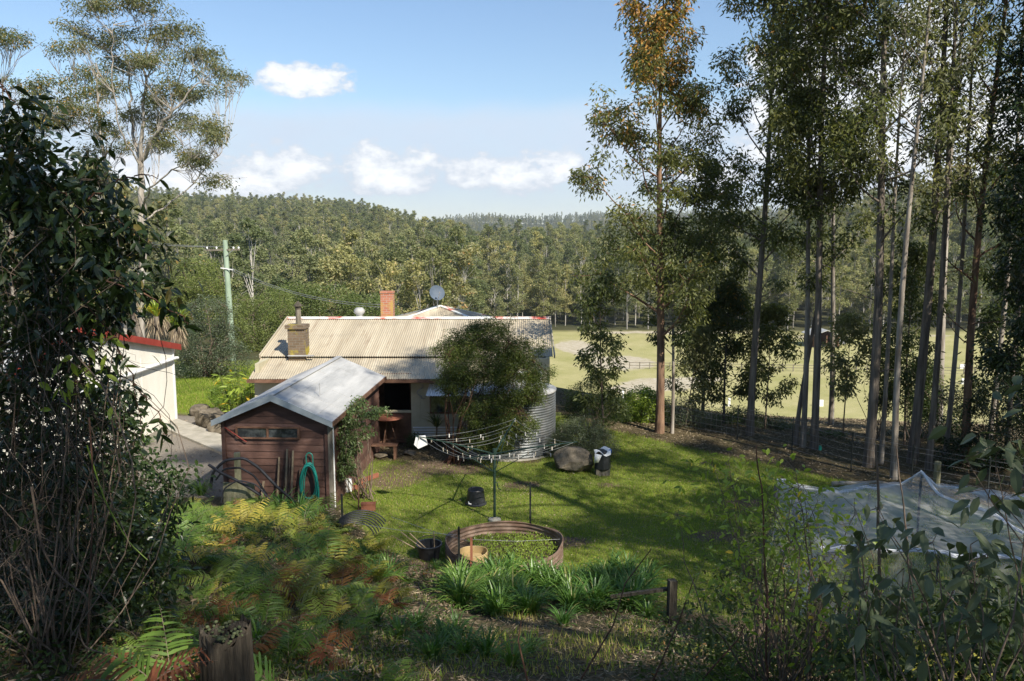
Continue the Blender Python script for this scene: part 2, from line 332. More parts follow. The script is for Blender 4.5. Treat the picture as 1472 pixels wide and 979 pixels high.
def brick_mat(name, c1, c2, mortar, moss=None):
    m, nt, N, L, b = nodes(name); tc = N.new('ShaderNodeTexCoord'); sx = N.new('ShaderNodeSeparateXYZ'); L.new(tc.outputs['Object'], sx.inputs[0])
    ad = N.new('ShaderNodeMath'); L.new(sx.outputs[0], ad.inputs[0]); L.new(sx.outputs[1], ad.inputs[1]); cb = N.new('ShaderNodeCombineXYZ'); L.new(ad.outputs[0], cb.inputs[0]); L.new(sx.outputs[2], cb.inputs[1])
    br = N.new('ShaderNodeTexBrick'); L.new(cb.outputs[0], br.inputs[0]); br.inputs['Scale'].default_value = 1; br.inputs['Brick Width'].default_value = .23; br.inputs['Row Height'].default_value = .085
    br.inputs['Mortar Size'].default_value = .006; br.inputs['Color1'].default_value = (*c1, 1); br.inputs['Color2'].default_value = (*c2, 1); br.inputs['Mortar'].default_value = (*mortar, 1)
    o = br.outputs[0]
    if moss:
        n = N.new('ShaderNodeTexNoise'); n.inputs['Scale'].default_value = 2.2; n.inputs['Detail'].default_value = 6; L.new(tc.outputs['Object'], n.inputs[0])
        mr = N.new('ShaderNodeMapRange'); L.new(n.outputs[0], mr.inputs[0]); mr.inputs[1].default_value = .5; mr.inputs[2].default_value = .62
        mx = N.new('ShaderNodeMix'); mx.data_type = 'RGBA'; L.new(mr.outputs[0], mx.inputs[0]); L.new(o, mx.inputs[6]); mx.inputs[7].default_value = (*moss, 1); o = mx.outputs[2]
    L.new(o, b.inputs['Base Color']); b.inputs['Roughness'].default_value = .9
    bp = N.new('ShaderNodeBump'); bp.inputs['Strength'].default_value = .5; bp.inputs['Distance'].default_value = .01; L.new(br.outputs['Fac'], bp.inputs['Height']); bp.invert = True; L.new(bp.outputs[0], b.inputs['Normal'])
    return m
M['brick'] = brick_mat('brick_red', (.42,.17,.10), (.34,.12,.07), (.42,.38,.32), (.42,.27,.08))
M['brick_old'] = brick_mat('brick_mossy', (.17,.12,.075), (.12,.085,.05), (.2,.18,.14), (.34,.27,.03))
def glass_mat():
    m, nt, N, L, b = nodes('window_glass'); b.inputs['Base Color'].default_value = (.03,.035,.04, 1); b.inputs['Roughness'].default_value = .12; b.inputs['Specular IOR Level'].default_value = .8
    tc = N.new('ShaderNodeTexCoord'); n = N.new('ShaderNodeTexNoise'); n.inputs['Scale'].default_value = 9; n.inputs['Detail'].default_value = 5; L.new(tc.outputs['Object'], n.inputs[0])
    L.new(ramp(N, L, n.outputs[0], [(.4, (.02,.024,.028)), (.7, (.09,.10,.10))]), b.inputs['Base Color']); return m
M['glass'] = glass_mat()

# ------------------------------------------------------------------ terrain
def sstep(x): x = np.clip(x, 0, 1); return x*x*(3-2*x)
_A = (np.array([-1600, 0, 240, 350, 480, 560, 600, 640, 700, 860, 1000, 1140, 1300, 1472, 3000])-736)/FPX
_RY = np.array([262, 262, 276, 284, 286, 300, 312, 322, 327, 327, 315, 292, 262, 222, 215.])   # crown tops on the skyline
_RR = np.array([700, 700, 780, 820, 820, 760, 640, 560, 520, 560, 520, 470, 420, 400, 400.])
TREE_H = 22.
def vnoise(x, y, seed=0):
    r = np.random.RandomState(seed); o = np.zeros_like(x, dtype=float)
    for i in range(6):
        a = r.uniform(0, 6.28); k = r.uniform(.6, 2.2); o = o+np.sin((x*math.cos(a)+y*math.sin(a))*k+r.uniform(0, 6.28))/(1+i*.3)
    return o/3.
def ground_z(X, Y):
    X = np.asarray(X, float); Y = np.asarray(Y, float)
    foot = np.interp(X, [-20,-4.3,-2.6,-.5,2,4.5,20], [18.4,18.4,15.0,13.4,13.2,11.6,11.6])
    b = .55; s = 5/foot; up = s*b*np.logaddexp(0, (foot-Y)/b)
    up = np.where(up > 4.7, 4.7+(up-4.7)*.3, up)
    Ye = np.interp(X, [-60,-14,-9,0,3.6,9.6,20,60], [70,50,36,33,29,24,22,22])
    down = 17*sstep((Y-Ye)/62.)
    z = up-down
    Ys = np.maximum(Y, 1.); a = np.clip(X/Ys, -2.4, 2.4)
    rr = np.interp(a, _A, _RR); e = (341-np.interp(a, _A, _RY))/FPX
    zr = EYE+e*rr-TREE_H
    t = np.clip((Y-225)/(rr-225), 0, 1); hill = (zr+17)*(t**.9)
    fall = np.clip((Y-rr)/260., 0, 1); hill = hill*(1-.9*sstep(fall))
    far = np.exp(-((Y-1900)/260.)**2)*(52+20*np.interp(a, (np.array([500, 620, 690, 780, 860, 1000])-736)/FPX, [-1., -.6, 0, -.25, .3, .5])+17-17)
    z = z+np.where(Y > 225, hill, 0)+np.where(Y > 1000, far+6, 0)
    amp = .05+.0*X
    z = z+vnoise(X*.9, Y*.9, 3)*.045*np.clip((Y+5)/10, 0, 1)*np.where(Y < 60, 1, 0)+vnoise(X*.05, Y*.05, 5)*1.2*sstep((Y-230)/80)
    # rough bank close to the camera
    z = z+vnoise(X*2.3, Y*2.3, 8)*.05*np.clip(up, 0, 1)
    return z
def gz(x, y): return float(ground_z(np.array([x]), np.array([y]))[0])

def lawn_mask(X, Y):
    edge = np.interp(X, [-30, 1.6, 3.2, 9.6, 13], [30, 30, 27.0, 20.7, 18.])
    foot = np.interp(X, [-20,-4.3,-2.6,-.5,2,4.5,20], [18.6,18.2,15.4,13.6,13.4,12.2,12.])
    m = sstep((edge-Y)/.8)*sstep((Y-foot)/.9)*sstep((X+4.6)/.5)
    m = m*(1-sstep((1.1-X)/.5)*sstep((Y-22.2+.25*np.sin(X*2))/.7))           # bare strip along the house
    m2 = sstep((-9.8-X)/.6)*sstep((Y-28.5)/1.)*sstep((44-Y)/4)                # grass beyond the garage
    return np.clip(m+m2, 0, 1)
def zones(X, Y):
    n = vnoise(X*1.3, Y*1.3, 11)*.5+vnoise(X*3.1, Y*3.1, 12)*.35
    lawn = np.clip(lawn_mask(X, Y)+.35*n*(lawn_mask(X, Y) > .02)*(lawn_mask(X, Y) < .98), 0, 1)
    grav = sstep((-4.6-X)/.8)*sstep((Y-19.0+.3*n)/.8)*sstep((29.5-Y)/1.5)*(1-lawn)
    field = sstep((Y-78)/6)*sstep((198+4*vnoise(X*.08, Y*.08, 4)-Y)/4.)*sstep((X+5)/8)
    dirt = np.zeros_like(X)
    for (px, py, sx, sy) in [(835,500,5.,14),(905,522,8,9),(950,552,7,5),(1000,545,6,3),(905,560,6,3),(960,478,26,1.6),(1150,486,30,1.2),(1250,483,30,1.),(880,480,10,3),(1350,520,30,.9)]:
        c = G(px, py, -17.); d = ((X-c[0])/sx)**2+((Y-c[1])/sy)**2
        dirt = np.maximum(dirt, np.clip(1.25-d+.5*vnoise(X*.25, Y*.25, 6), 0, 1))
    bare = np.zeros_like(X)
    for (cx, cy_, sx, sy) in [(-2.2,22,2.2,.9),(-3.2,21,1.0,1.2),(4.6,16.8,1.0,.5),(-2.2,14.8,1.5,.9),(1.2,16.5,.7,.4),(5.8,19,1.,.4),(.2,20.4,.8,.3),(2.6,20.4,.7,.25)]:
        bare = np.maximum(bare, np.clip(1.1-((X-cx)/sx)**2-((Y-cy_)/sy)**2+.5*n, 0, 1))
    return lawn, grav, field, dirt*field, bare
def ground_mat():
    m, nt, N, L, b = nodes('ground'); b.inputs['Roughness'].default_value = .95; b.inputs['Specular IOR Level'].default_value = .1
    tc = N.new('ShaderNodeTexCoord')
    def noise(s, d=6, r=.65):
        n = N.new('ShaderNodeTexNoise'); n.inputs['Scale'].default_value = s; n.inputs['Detail'].default_value = d; n.inputs['Roughness'].default_value = r; L.new(tc.outputs['Object'], n.inputs[0]); return n.outputs[0]
    nf, nm, nc, nl = noise(26, 8), noise(5), noise(1.1), noise(.06, 8, .6)
    def attr(a):
        t = N.new('ShaderNodeAttribute'); t.attribute_name = a; return t.outputs['Fac']
    nd = noise(.33, 8, .7)
    def soft(a, k=.5, nm=nm):   # break the edge of a zone with noise
        x = N.new('ShaderNodeMath'); x.operation = 'MULTIPLY_ADD'; L.new(nm, x.inputs[0]); x.inputs[1].default_value = k
        y = N.new('ShaderNodeMath'); y.operation = 'SUBTRACT'; L.new(attr(a), y.inputs[0]); y.inputs[1].default_value = k/2; L.new(y.outputs[0], x.inputs[2])
        r = N.new('ShaderNodeMapRange'); r.interpolation_type = 'SMOOTHSTEP'; L.new(x.outputs[0], r.inputs[0]); r.inputs[1].default_value = .3; r.inputs[2].default_value = .7; return r.outputs[0]
    def mix(f, a, b_):
        x = N.new('ShaderNodeMix'); x.data_type = 'RGBA'; L.new(f, x.inputs[0]); L.new(a, x.inputs[6]); L.new(b_, x.inputs[7]); return x.outputs[2]
    litter = mix(nc, ramp(N, L, nf, [(.3, (.045,.03,.02)), (.55, (.15,.10,.065)), (.75, (.34,.26,.17))]), ramp(N, L, nf, [(.35, (.035,.04,.015)), (.7, (.12,.12,.05))]))
    lawn = mix(nc, ramp(N, L, nf, [(.3, (.065,.11,.018)), (.7, (.17,.24,.04))]), ramp(N, L, nf, [(.3, (.11,.115,.03)), (.7, (.27,.25,.09))]))
    grav = mix(nc, ramp(N, L, nf, [(.3, (.12,.105,.085)), (.7, (.34,.30,.25))]), ramp(N, L, nf, [(.3, (.15,.135,.11)), (.7, (.27,.24,.2))]))
    fld = mix(nl, ramp(N, L, nc, [(.3, (.26,.26,.09)), (.7, (.34,.32,.13))]), ramp(N, L, nc, [(.3, (.34,.31,.13)), (.7, (.42,.37,.19))]))
    fld = mix(noise(.35, 7), fld, ramp(N, L, noise(.12, 8), [(.35, (.24,.24,.08)), (.65, (.43,.38,.20))]))
    sand = ramp(N, L, nc, [(.3, (.34,.29,.19)), (.7, (.50,.45,.35))])
    bare = ramp(N, L, nf, [(.3, (.07,.045,.03)), (.7, (.22,.16,.11))])
    forest = ramp(N, L, nl, [(.3, (.035,.04,.018)), (.7, (.09,.085,.04))])
    c = mix(attr('far'), litter, forest)
    c = mix(soft('grav'), c, grav); c = mix(soft('lawn'), c, lawn); c = mix(soft('bare', .7), c, bare)
    c = mix(attr('field'), c, fld); c = mix(soft('dirt', 1.3, nd), c, sand)
    L.new(c, b.inputs['Base Color'])
    bp = N.new('ShaderNodeBump'); bp.inputs['Strength'].default_value = .7; bp.inputs['Distance'].default_value = .05; L.new(nf, bp.inputs['Height']); L.new(bp.outputs[0], b.inputs['Normal'])
    return m
def build_ground():
    n = 420; u = np.linspace(-1, 1, n); k = 7.2; s = 6.6
    xs = s*np.sinh(k*u); ys = s*np.sinh(k*u)+14
    X, Y = np.meshgrid(xs, ys, indexing='ij'); Z = ground_z(X, Y)
    g = Geo(); i = np.arange(n-1)[:, None]*n; j = np.arange(n-1)[None, :]
    g.add(np.stack([X, Y, Z], -1).reshape(-1, 3), np.stack([i+j, i+n+j, i+n+1+j, i+j+1], -1).reshape(-1, 4))
    o = g.build('ground', ground_mat(), smooth=True, kind='structure')
    z = zones(X.ravel(), Y.ravel()); far = sstep((Y.ravel()-30)/8)
    for nm, v in zip(('lawn', 'grav', 'field', 'dirt', 'bare', 'far'), (*z, far)):
        a = o.data.attributes.new(nm, 'FLOAT', 'POINT'); a.data.foreach_set('value', v.astype(np.float32))
build_ground()

# concrete path from the garage to the shed
def build_path():
    A = [(-12.15, 27.9), (-9.2, 25.1), (-7.2, 23.2), (-7.1, 21.8), (-8.7, 23.2), (-11.9, 26.4), (-12.15, 26.6)][::-1]
    P = [(x, y, .085) for x, y in A]
    g = Geo(); g.prism([(x, y, -.06) for x, y, z in P], (0, 0, .145))
    g.build('path', M['concrete'], kind='structure')
build_path()

# ------------------------------------------------------------------ house
def corrugated(g, p00, p10, p11, p01, pitch=.076, amp=.011, per=6, nv=2, thick=.012):
    """sheet whose ribs run from the edge p00-p10 (top) to p01-p11 (bottom)"""
    p00, p10, p11, p01 = [np.array(p, float) for p in (p00, p10, p11, p01)]
    nrm = np.cross(p10-p00, p01-p00); nrm /= np.linalg.norm(nrm)
    if nrm[2] < 0: nrm = -nrm
    wid = max(np.linalg.norm(p10-p00), np.linalg.norm(p11-p01)); nu = int(wid/pitch*per)
    for off in (0, -thick):
        def f(u, v):
            P = (p00[None]*(1-u)[:, None]+p10[None]*u[:, None])*(1-v)[:, None]+(p01[None]*(1-u)[:, None]+p11[None]*u[:, None])*v[:, None]
            return P+nrm[None]*(amp*np.sin(u*wid/pitch*2*math.pi)+off)[:, None]
        g.grid(f, nu, nv)
    return g
def build_house():
    h = thing('house', 'low cream cottage with a bleached corrugated iron roof and red flaking ridge cap', 'house', (-3.5, 26, 0))
    xl, xr = -8.4, 1.42; yr, zr_ = 29.3, 3.60; yb, zb = 25.9, 2.66; ye, ze = 24.25, 2.20
    # roof
    g = Geo(); corrugated(g, (xl+.02, yr, zr_), (xr, yr, zr_), (xr-.06, yb, zb), (xl, yb, zb), nv=3)
    corrugated(g, (xl, yr+.02, zr_), (xr, yr+.02, zr_), (xr, yr+4.4, zr_-1.15), (xl, yr+4.4, zr_-1.15))
    rf = g.build('roof', M['cream_iron'], h)
    g = Geo(); x = xl
    rs = random.Random(3)
    g.tube([(xl+.03+i*(xr-xl-.06)/60, yr, zr_+.008) for i in range(61)], .042, 8)
    for s_ in (-1, 1):
        g.prism([(xl+.03, yr, zr_+.03), (xr-.03, yr, zr_+.03), (xr-.03, yr+s_*.19, zr_-.022), (xl+.03, yr+s_*.19, zr_-.022)], (0, 0, .008))
    g.build('ridge_cap', M['red_flake'], rf)
    for xx in (xl, xr):      # verge flashings
        g = Geo(); g.beam((xx, yb-.02, zb+.0), (xx, yr, zr_+.01), .04, .13); g.beam((xx, yr, zr_+.01), (xx, yr+4.4, zr_-1.14), .04, .13)
        g.build('barge_flashing', M['cream_iron'], rf)
    g = Geo(); corrugated(g, (xl, yb+.12, zb-.05), (-1.35, yb+.12, zb-.05), (-1.35, ye, ze), (xl+.15, ye, ze))
    g.build('verandah_roof', M['cream_iron'], h)
    g = Geo(); g.beam((xl+.1, ye+.0, ze-.07), (-1.35, ye+.0, ze-.07), .09, .1); g.build('gutter', M['timber_brown'], h)
    # body: recess between x=-5.2 and -3.3 left open
    fy = 24.62
    def wall(g, x0, x1, z0, z1, y=fy, th=.12): g.box(((x0+x1)/2, y+th/2, (z0+z1)/2), (x1-x0, th, z1-z0))
    g = Geo(); wall(g, -3.22, -1.42, .22, 2.16); wall(g, -8.2, -5.25, 0, 2.2)
    g.box((-1.48, 25.15, 1.2), (.12, 1.0, 2.1))
    wall(g, -1.42, 1.25, .1, 2.62, 25.75)
    g.box((1.19, 27.9, 1.4), (.12, 4.1, 2.5)); g.box((-8.14, 28, 1.3), (.12, 6.5, 2.6)); wall(g, -8.2, 1.25, 0, 2.5, 33.2)
    for xx in (1.19, -8.14): g.prism([(xx-.06, yb, zb-.1), (xx-.06, yr, zr_-.06), (xx-.06, yr+4.2, zb-.2)], (.12, 0, 0))
    g.build('wall', M['cream_wall'], h)
    g = Geo(); g.box((-4.2, 26.9, 1.15), (2.2, .08, 2.3)); g.box((-5.27, 25.8, 1.15), (.05, 2.2, 2.3)); g.box((-3.18, 25.8, 1.15), (.05, 2.0, 2.3)); g.box((-4.2, 25.7, .12), (2.0, 2.3, .1))
    g.box((-4.2,25.75,2.28), (2.0, 2.2, .04))
    g.build('verandah_recess', M['timber_brown'], h)
    g = Geo(); g.box((-4.0, 26.83, 1.15), (.85, .06, 1.95)); g.build('door', M['dark'], h)
    g = Geo(); g.box((-4.23, fy+.05, 1.07), (2.02, .09, .07)); g.build('railing', M['cream_wall'], h)
    g = Geo(); g.box((-4.23, fy+.06, .55), (2.0, .04, .95)); g.build('half_wall', M['timber_brown'], h)
    for xx in (-5.2, -4.75):
        g = Geo(); g.box((xx, fy+.0, 1.1), (.1, .1, 2.16)); g.build('verandah_post', M['cream_wall'], h)
    g = Geo()
    for i in range(4): g.box((-2.3, fy-.02, .30+i*.085), (1.75, .025, .045))
    g.build('floor_slats', M['white'], h)
    g = Geo(); g.box((-2.4, fy+.08, .1), (1.8, .05, .3)); g.build('underfloor_shade', M['dark'], h)  # near-black board puts the shade under the floor into its colour
    for xx in (-2.95, -2.35, -1.75):
        g = Geo(); g.box((xx, fy-.012, 1.35), (.04, .02, 1.6)); g.build('cover_strip', M['cream_wall'], h)
    # window under the awning
    w = Geo().box((-2.0, fy-.01, 1.32), (1.25, .05, .62)).build('window', M['timber_brown'], h)
    Geo().box((-2.32, fy-.04, 1.32), (.54, .03, .5)).build('pane', M['glass'], w); Geo().box((-1.7, fy-.04, 1.32), (.54, .03, .5)).build('pane', M['glass'], w)
    g = Geo(); corrugated(g, (-2.62, fy-.02, 1.98), (-1.35, fy-.02, 1.98), (-1.30, fy-.48, 1.68), (-2.70, fy-.48, 1.68)); g.build('awning', M['white'], h)
    # wrought scroll on the wall
    t = np.linspace(0, 1, 30); sp = np.c_[-2.93+.11*np.sin(t*7)*(1-.3*t), np.full(30, fy-.03), 2.0-.45*t]
    sp2 = np.array([[-2.83+.07*math.cos(a)+.0, fy-.03, 1.55+.05*math.sin(a)] for a in np.linspace(2, 7.5, 14)])
    Geo().tube(sp, .012, 5).tube(sp2, .012, 5).build('wall_ornament', M['metal'], h)
    w = Geo().box((.55, 25.73, 1.75), (.9, .05, .9)).build('window', M['white'], h); Geo().box((.55, 25.69, 1.75), (.78, .03, .78)).build('pane', M['glass'], w)
    # second roof beyond, a low hip with red hip caps
    ax, ay, az_ = -3.05, 33.3, 3.70; q = 4.2; bz = az_-q*math.tan(R(17))
    g = Geo(); c = [(ax-q, ay-q*.75, bz), (ax+q, ay-q*.75, bz), (ax+q, ay+q, bz), (ax-q, ay+q, bz)]
    for i in range(4):
        a, b = c[i], c[(i+1) % 4]; A = np.array(a); B = np.array(b); T = np.array([ax, ay, az_])
        def f(u, v, A=A, B=B, T=T, i=i):
            P = (A[None]*(1-u)[:, None]+B[None]*u[:, None])*(1-v)[:, None]+T[None]*v[:, None]
            along = ((P-A)@((B-A)/np.linalg.norm(B-A)))
            return P+np.array([0, 0, 1.])*(.01*np.sin(along/.076*2*math.pi))[:, None]
        g.grid(f, 420, 30)
    hr = g.build('hip_roof', M['cream_iron'], h)
    for q_ in c:
        g = Geo(); g.beam(q_, (ax, ay, az_+.02), .17, .035); g.build('hip_cap', M['red_flake'], hr)
    g = Geo(); g.box((ax, ay+.5, bz/2), (2*q-1.4, q*1.6-1.2, bz)); g.build('rear_wall', M['cream_wall'], h)
    # chimneys
    g = Geo(); cx, cy_ = -7.12, 25.9
    g.box((cx, cy_+.1, 3.05), (.56, .56, 1.35)); g.box((cx-.02, cy_+.08, 3.66), (.66, .64, .12))
    ch = g.build('chimney', M['brick_old'], h, label='squat mossy brown brick chimney with a steel flue')
    Geo().tube([(cx+.02, cy_+.1, 3.7), (cx+.02, cy_+.1, 4.28)], .09, 12).build('flue_pipe', M['timber_grey'], ch)
    Geo().lathe([(0, 4.50), (.02, 4.5), (.14, 4.36), (.15, 4.33), (.10, 4.33), (.1, 4.24)], 14, (cx+.02, cy_+.1, 0)).build('flue_cowl', M['timber_dark'], ch)
    Geo().box((cx+.15, cy_-.22, 2.72), (.85, .12, .03)).build('flashing', M['galv'], ch)
    g = Geo(); cx, cy_ = -4.72, 29.75
    g.box((cx, cy_, 3.9), (.46, .46, 1.3)); g.box((cx, cy_, 4.54), (.5, .5, .07))
    g.build('chimney', M['brick'], h, label='tall bright red brick chimney behind the ridge')
    g = Geo(); g.lathe([(.0, .30), (.12, .29), (.19, .22), (.21, .14), (.18, .07), (.12, .02), (.13, -.2)], 20, (-5.75, 29.5, 3.68)); g.build('roof_vent', M['galv'], h, smooth=True)
    # satellite dish on the apex of the hip
    dh = Geo(); p0 = np.array([-3.15, 33.1, 3.6])
    dh.tube([p0, p0+(0, 0, .35), p0+(.02, -.05, .5)], .025, 8)
    dp = dh.build('dish_mast', M['metal'], h)
    ctr = p0+(.0, -.12, .68); nrm = np.array([.35, -.85, .38]); nrm /= np.linalg.norm(nrm)
    u_ = np.cross(nrm, (0, 0, 1)); u_ /= np.linalg.norm(u_); v_ = np.cross(u_, nrm)
    def dish(uu, vv):
        r = .33*uu; a = vv*2*math.pi; d = .06*(uu**2)
        return ctr+r[:, None]*(np.cos(a)[:, None]*u_+1.0*np.sin(a)[:, None]*v_)+nrm*(d-.03)[:, None]
    g = Geo(); g.grid(dish, 6, 28); g.grid(lambda uu, vv: dish(uu, vv)-nrm*.012, 6, 28); g.build('dish', M['solar'], h, smooth=True)
    Geo().tube([ctr-v_*.31, ctr-v_*.12+nrm*.34], .012, 6).box(ctr-v_*.1+nrm*.36, (.05, .07, .05)).build('dish_arm', M['metal'], h)
build_house()

# ------------------------------------------------------------------ shed
def build_shed():
    ang = -math.atan2(.30, 6.0)
    org = np.array([-5.66, 18.1, 0.])
    s = thing('shed', 'small red-brown weatherboard shed with a shallow grey metal gable roof and a slit window', 'shed', org, rz=ang)
    def bd(g, n, m, p=None, **k):
        o = g.build(n, m, None, **k); o.parent = p or s; return o
    hw = 1.22; ze = 2.34; zt = 2.90; L = 5.95; y0 = .22
    g = Geo(); rs = random.Random(5); z = -.2; bh = .172
    def half(zz): return hw if zz <= ze-.02 else max(hw*(1-(zz-(ze-.02))/(zt-.05-(ze-.02))), .02)
    while z < zt-.1:
        z1 = min(z+bh, zt-.07); a, b = half(z), half(z1)
        o0, o1 = .022, .003
        P = [(-a, y0-o0, z), (a, y0-o0, z), (b, y0-o1, z1+.01), (-b, y0-o1, z1+.01), (-a, y0+.05, z), (a, y0+.05, z), (b, y0+.05, z1+.01), (-b, y0+.05, z1+.01)]
        g.add(P, np.array([[0,1,2,3],[7,6,5,4],[0,4,5,1],[1,5,6,2],[3,2,6,7],[3,7,4,0]]), rs.random())
        if z1 <= ze+.1:
            for sx in (-1, 1):
                x = sx*hw
                P = [(x+sx*o0, y0, z), (x+sx*o0, L, z), (x+sx*o1, L, z1+.01), (x+sx*o1, y0, z1+.01), (x-sx*.05, y0, z), (x-sx*.05, L, z), (x-sx*.05, L, z1+.01), (x-sx*.05, y0, z1+.01)]
                g.add(P, np.array([[0,1,2,3],[7,6,5,4],[0,4,5,1],[1,5,6,2],[3,2,6,7],[3,7,4,0]]), rs.random())
        z += bh
    g.box((0, L-.03, 1.2), (2*hw-.1, .06, 2.3))
    bd(g, 'wall', M['board'])
    for sx in (-1, 1): bd(Geo().box((sx*(hw+.03), y0-.02, 1.05), (.09, .09, 2.5)), 'corner_board', M['board'])
    # roof: flat sheets with raised seams
    ov = 1.43; zs = ze-.07; g = Geo()
    for sx in (-1, 1):
        P = [(0, 0, zt), (sx*ov, 0, zs), (sx*ov, L+.08, zs+.02), (0, L+.08, zt)]
        g.prism(P, (0, 0, .03))
        for k in range(1, 5):
            yy = k*L/5; g.beam((0, yy, zt+.034), (sx*ov, yy, zs+.036), .018, .012)
        for f_ in (.25, .5, .75):
            g.beam((sx*ov*f_, .02, zt+(zs-zt)*f_+.033), (sx*ov*f_, L+.05, zt+(zs-zt)*f_+.033), .012, .010)
    rf = bd(g, 'roof', M['galv'])
    g = Geo().beam((0, -.01, zt+.037), (0, L+.08, zt+.037), .16, .014); bd(g, 'ridge_cap', M['galv'], rf)
    g = Geo()
    for sx in (-1, 1): g.prism([(0, -.03, zt+.05), (sx*(ov+.02), -.03, zs+.04), (sx*(ov+.02), -.03, zs-.10), (0, -.03, zt-.11)], (0, .028, 0))
    bd(g, 'barge_board', M['barge'], rf)
    g = Geo().beam((ov+.02, 0, zs-.03), (ov+.02, L+.08, zs-.01), .03, .11); bd(g, 'fascia', M['timber_brown'], rf)
    g = Geo().tube([(.75, 1.4, zt-.25), (.75, 1.4, zt+.06), (.68, 1.3, zt-.12)], .012, 6); bd(g, 'roof_hook', M['galv'], rf)
    # window
    wz = 1.98; yy = y0-.055
    fr = Geo()
    for dz in (-.13, .13): fr.box((-.17, yy, wz+dz), (1.5, .05, .035))
    for dx in (-.75, .0, .75): fr.box((-.17+dx, yy, wz), (.045, .05, .26))
    w = bd(fr, 'window', M['timber_brown'])
    for dx in (-.375, .375): bd(Geo().box((-.17+dx, yy+.012, wz), (.70, .012, .22)), 'pane', M['glass'], w)
    bd(Geo().tube([(-1.2, y0-.06, 2.1), (-1.0, y0-.09, 1.98), (-.72, y0-.08, 1.78), (-.68, y0-.07, 1.76)], .012, 6), 'red_cable', M['red_paint'])
    bd(Geo().tube([(hw+.13, y0+.12, 2.25), (hw+.13, y0+.12, .1)], .03, 8), 'downpipe', M['white'])
    bd(Geo().box((hw+.11, y0-.02, 1.0), (.09, .1, 2.3)), 'corner_post', M['timber_grey'])
    return s, ang, org
SHED, SA, SO = build_shed()
def SL(x, y, z):   # shed local to world
    c, s_ = math.cos(SA), math.sin(SA); return np.array([SO[0]+x*c-y*s_, SO[1]+x*s_+y*c, z])

def build_garage():
    h = thing('garage', 'white clad garage with a red roof edge and a sloping pale pipe along its side', 'garage', (-15, 22, 0))
    X = -12.2; yn, yf, yk = 15.6, 28.0, 21.8; zk = 4.05; zf = 2.72
    g = Geo(); g.prism([(X-6.5, yn, -.1), (X-6.5, yf, -.1), (X-6.5, yf, zf), (X-6.5, yk, zk), (X-6.5, yn, zf)], (6.5, 0, 0)); g.build('wall', M['white_wall'], h)
    for k in range(1, 5):
        y = yn+k*(yf-yn)/5; Geo().box((X+.006, y, 1.3), (.012, .03, 2.7)).build('cladding_joint', M['white_wall'], h)
    g = Geo()
    for a, za, b, zb in ((yn-.3, zf-.06, yk, zk), (yk, zk, yf+.3, zf-.06)):
        g.prism([(X-6.8, a, za+.02), (X-6.8, b, zb+.02), (X-6.8, b, zb+.07), (X-6.8, a, za+.07)], (6.95, 0, 0))
    g.build('roof', M['galv'], h)
    g = Geo()
    for a, za, b, zb in ((yn-.3, zf-.06, yk, zk), (yk, zk, yf+.3, zf-.06)):
        g.prism([(X+.152, a, za-.13), (X+.152, b, zb-.13), (X+.152, b, zb+.085), (X+.152, a, za+.085)], (.03, 0, 0))
    g.build('barge_board', M['red_paint'], h)
    g = Geo().tube([(X+.12, 17, 2.30), (X+.12, 27.9, 2.30), (X+.13, 28.05, 2.28)], .055, 10)
    for y in (18, 20.5, 23, 25.5, 27.6): g.box((X+.05, y, 2.30), (.12, .04, .06))
    g.build('side_pipe', M['white'], h)
    g = Geo().box((X+.01, 27.95, 1.3), (.05, .08, 2.66)); g.build('corner_trim', M['white'], h)
build_garage()

def build_tank():
    t = thing('water_tank', 'round ribbed steel rainwater tank at the right end of the cottage', 'water tank', (.05, 24.0, 0))
    pr = []; n = 190
    for i in range(n+1):
        z = .05+i/n*1.88; pr.append((1.30+.014*math.sin(z/.078*2*math.pi), z))
    Geo().lathe(pr, 64, (.05, 24.0, 0)).build('tank_wall', M['tank'], t, smooth=True)
    Geo().lathe([(1.33, 1.92), (1.33, 1.96), (1.22, 1.99), (.25, 2.13), (.24, 2.18), (0, 2.19)], 48, (.05, 24.0, 0)).build('lid', M['galv'], t)
    Geo().lathe([(1.42, -.1), (1.42, .05), (0, .06)], 48, (.05, 24.0, 0)).build('base', M['concrete'], t)
    Geo().tube([(1.0, 23.0, .2), (1.15, 22.8, .2), (1.16, 22.78, .12)], .025, 6).build('tap', M['metal'], t)
build_tank()

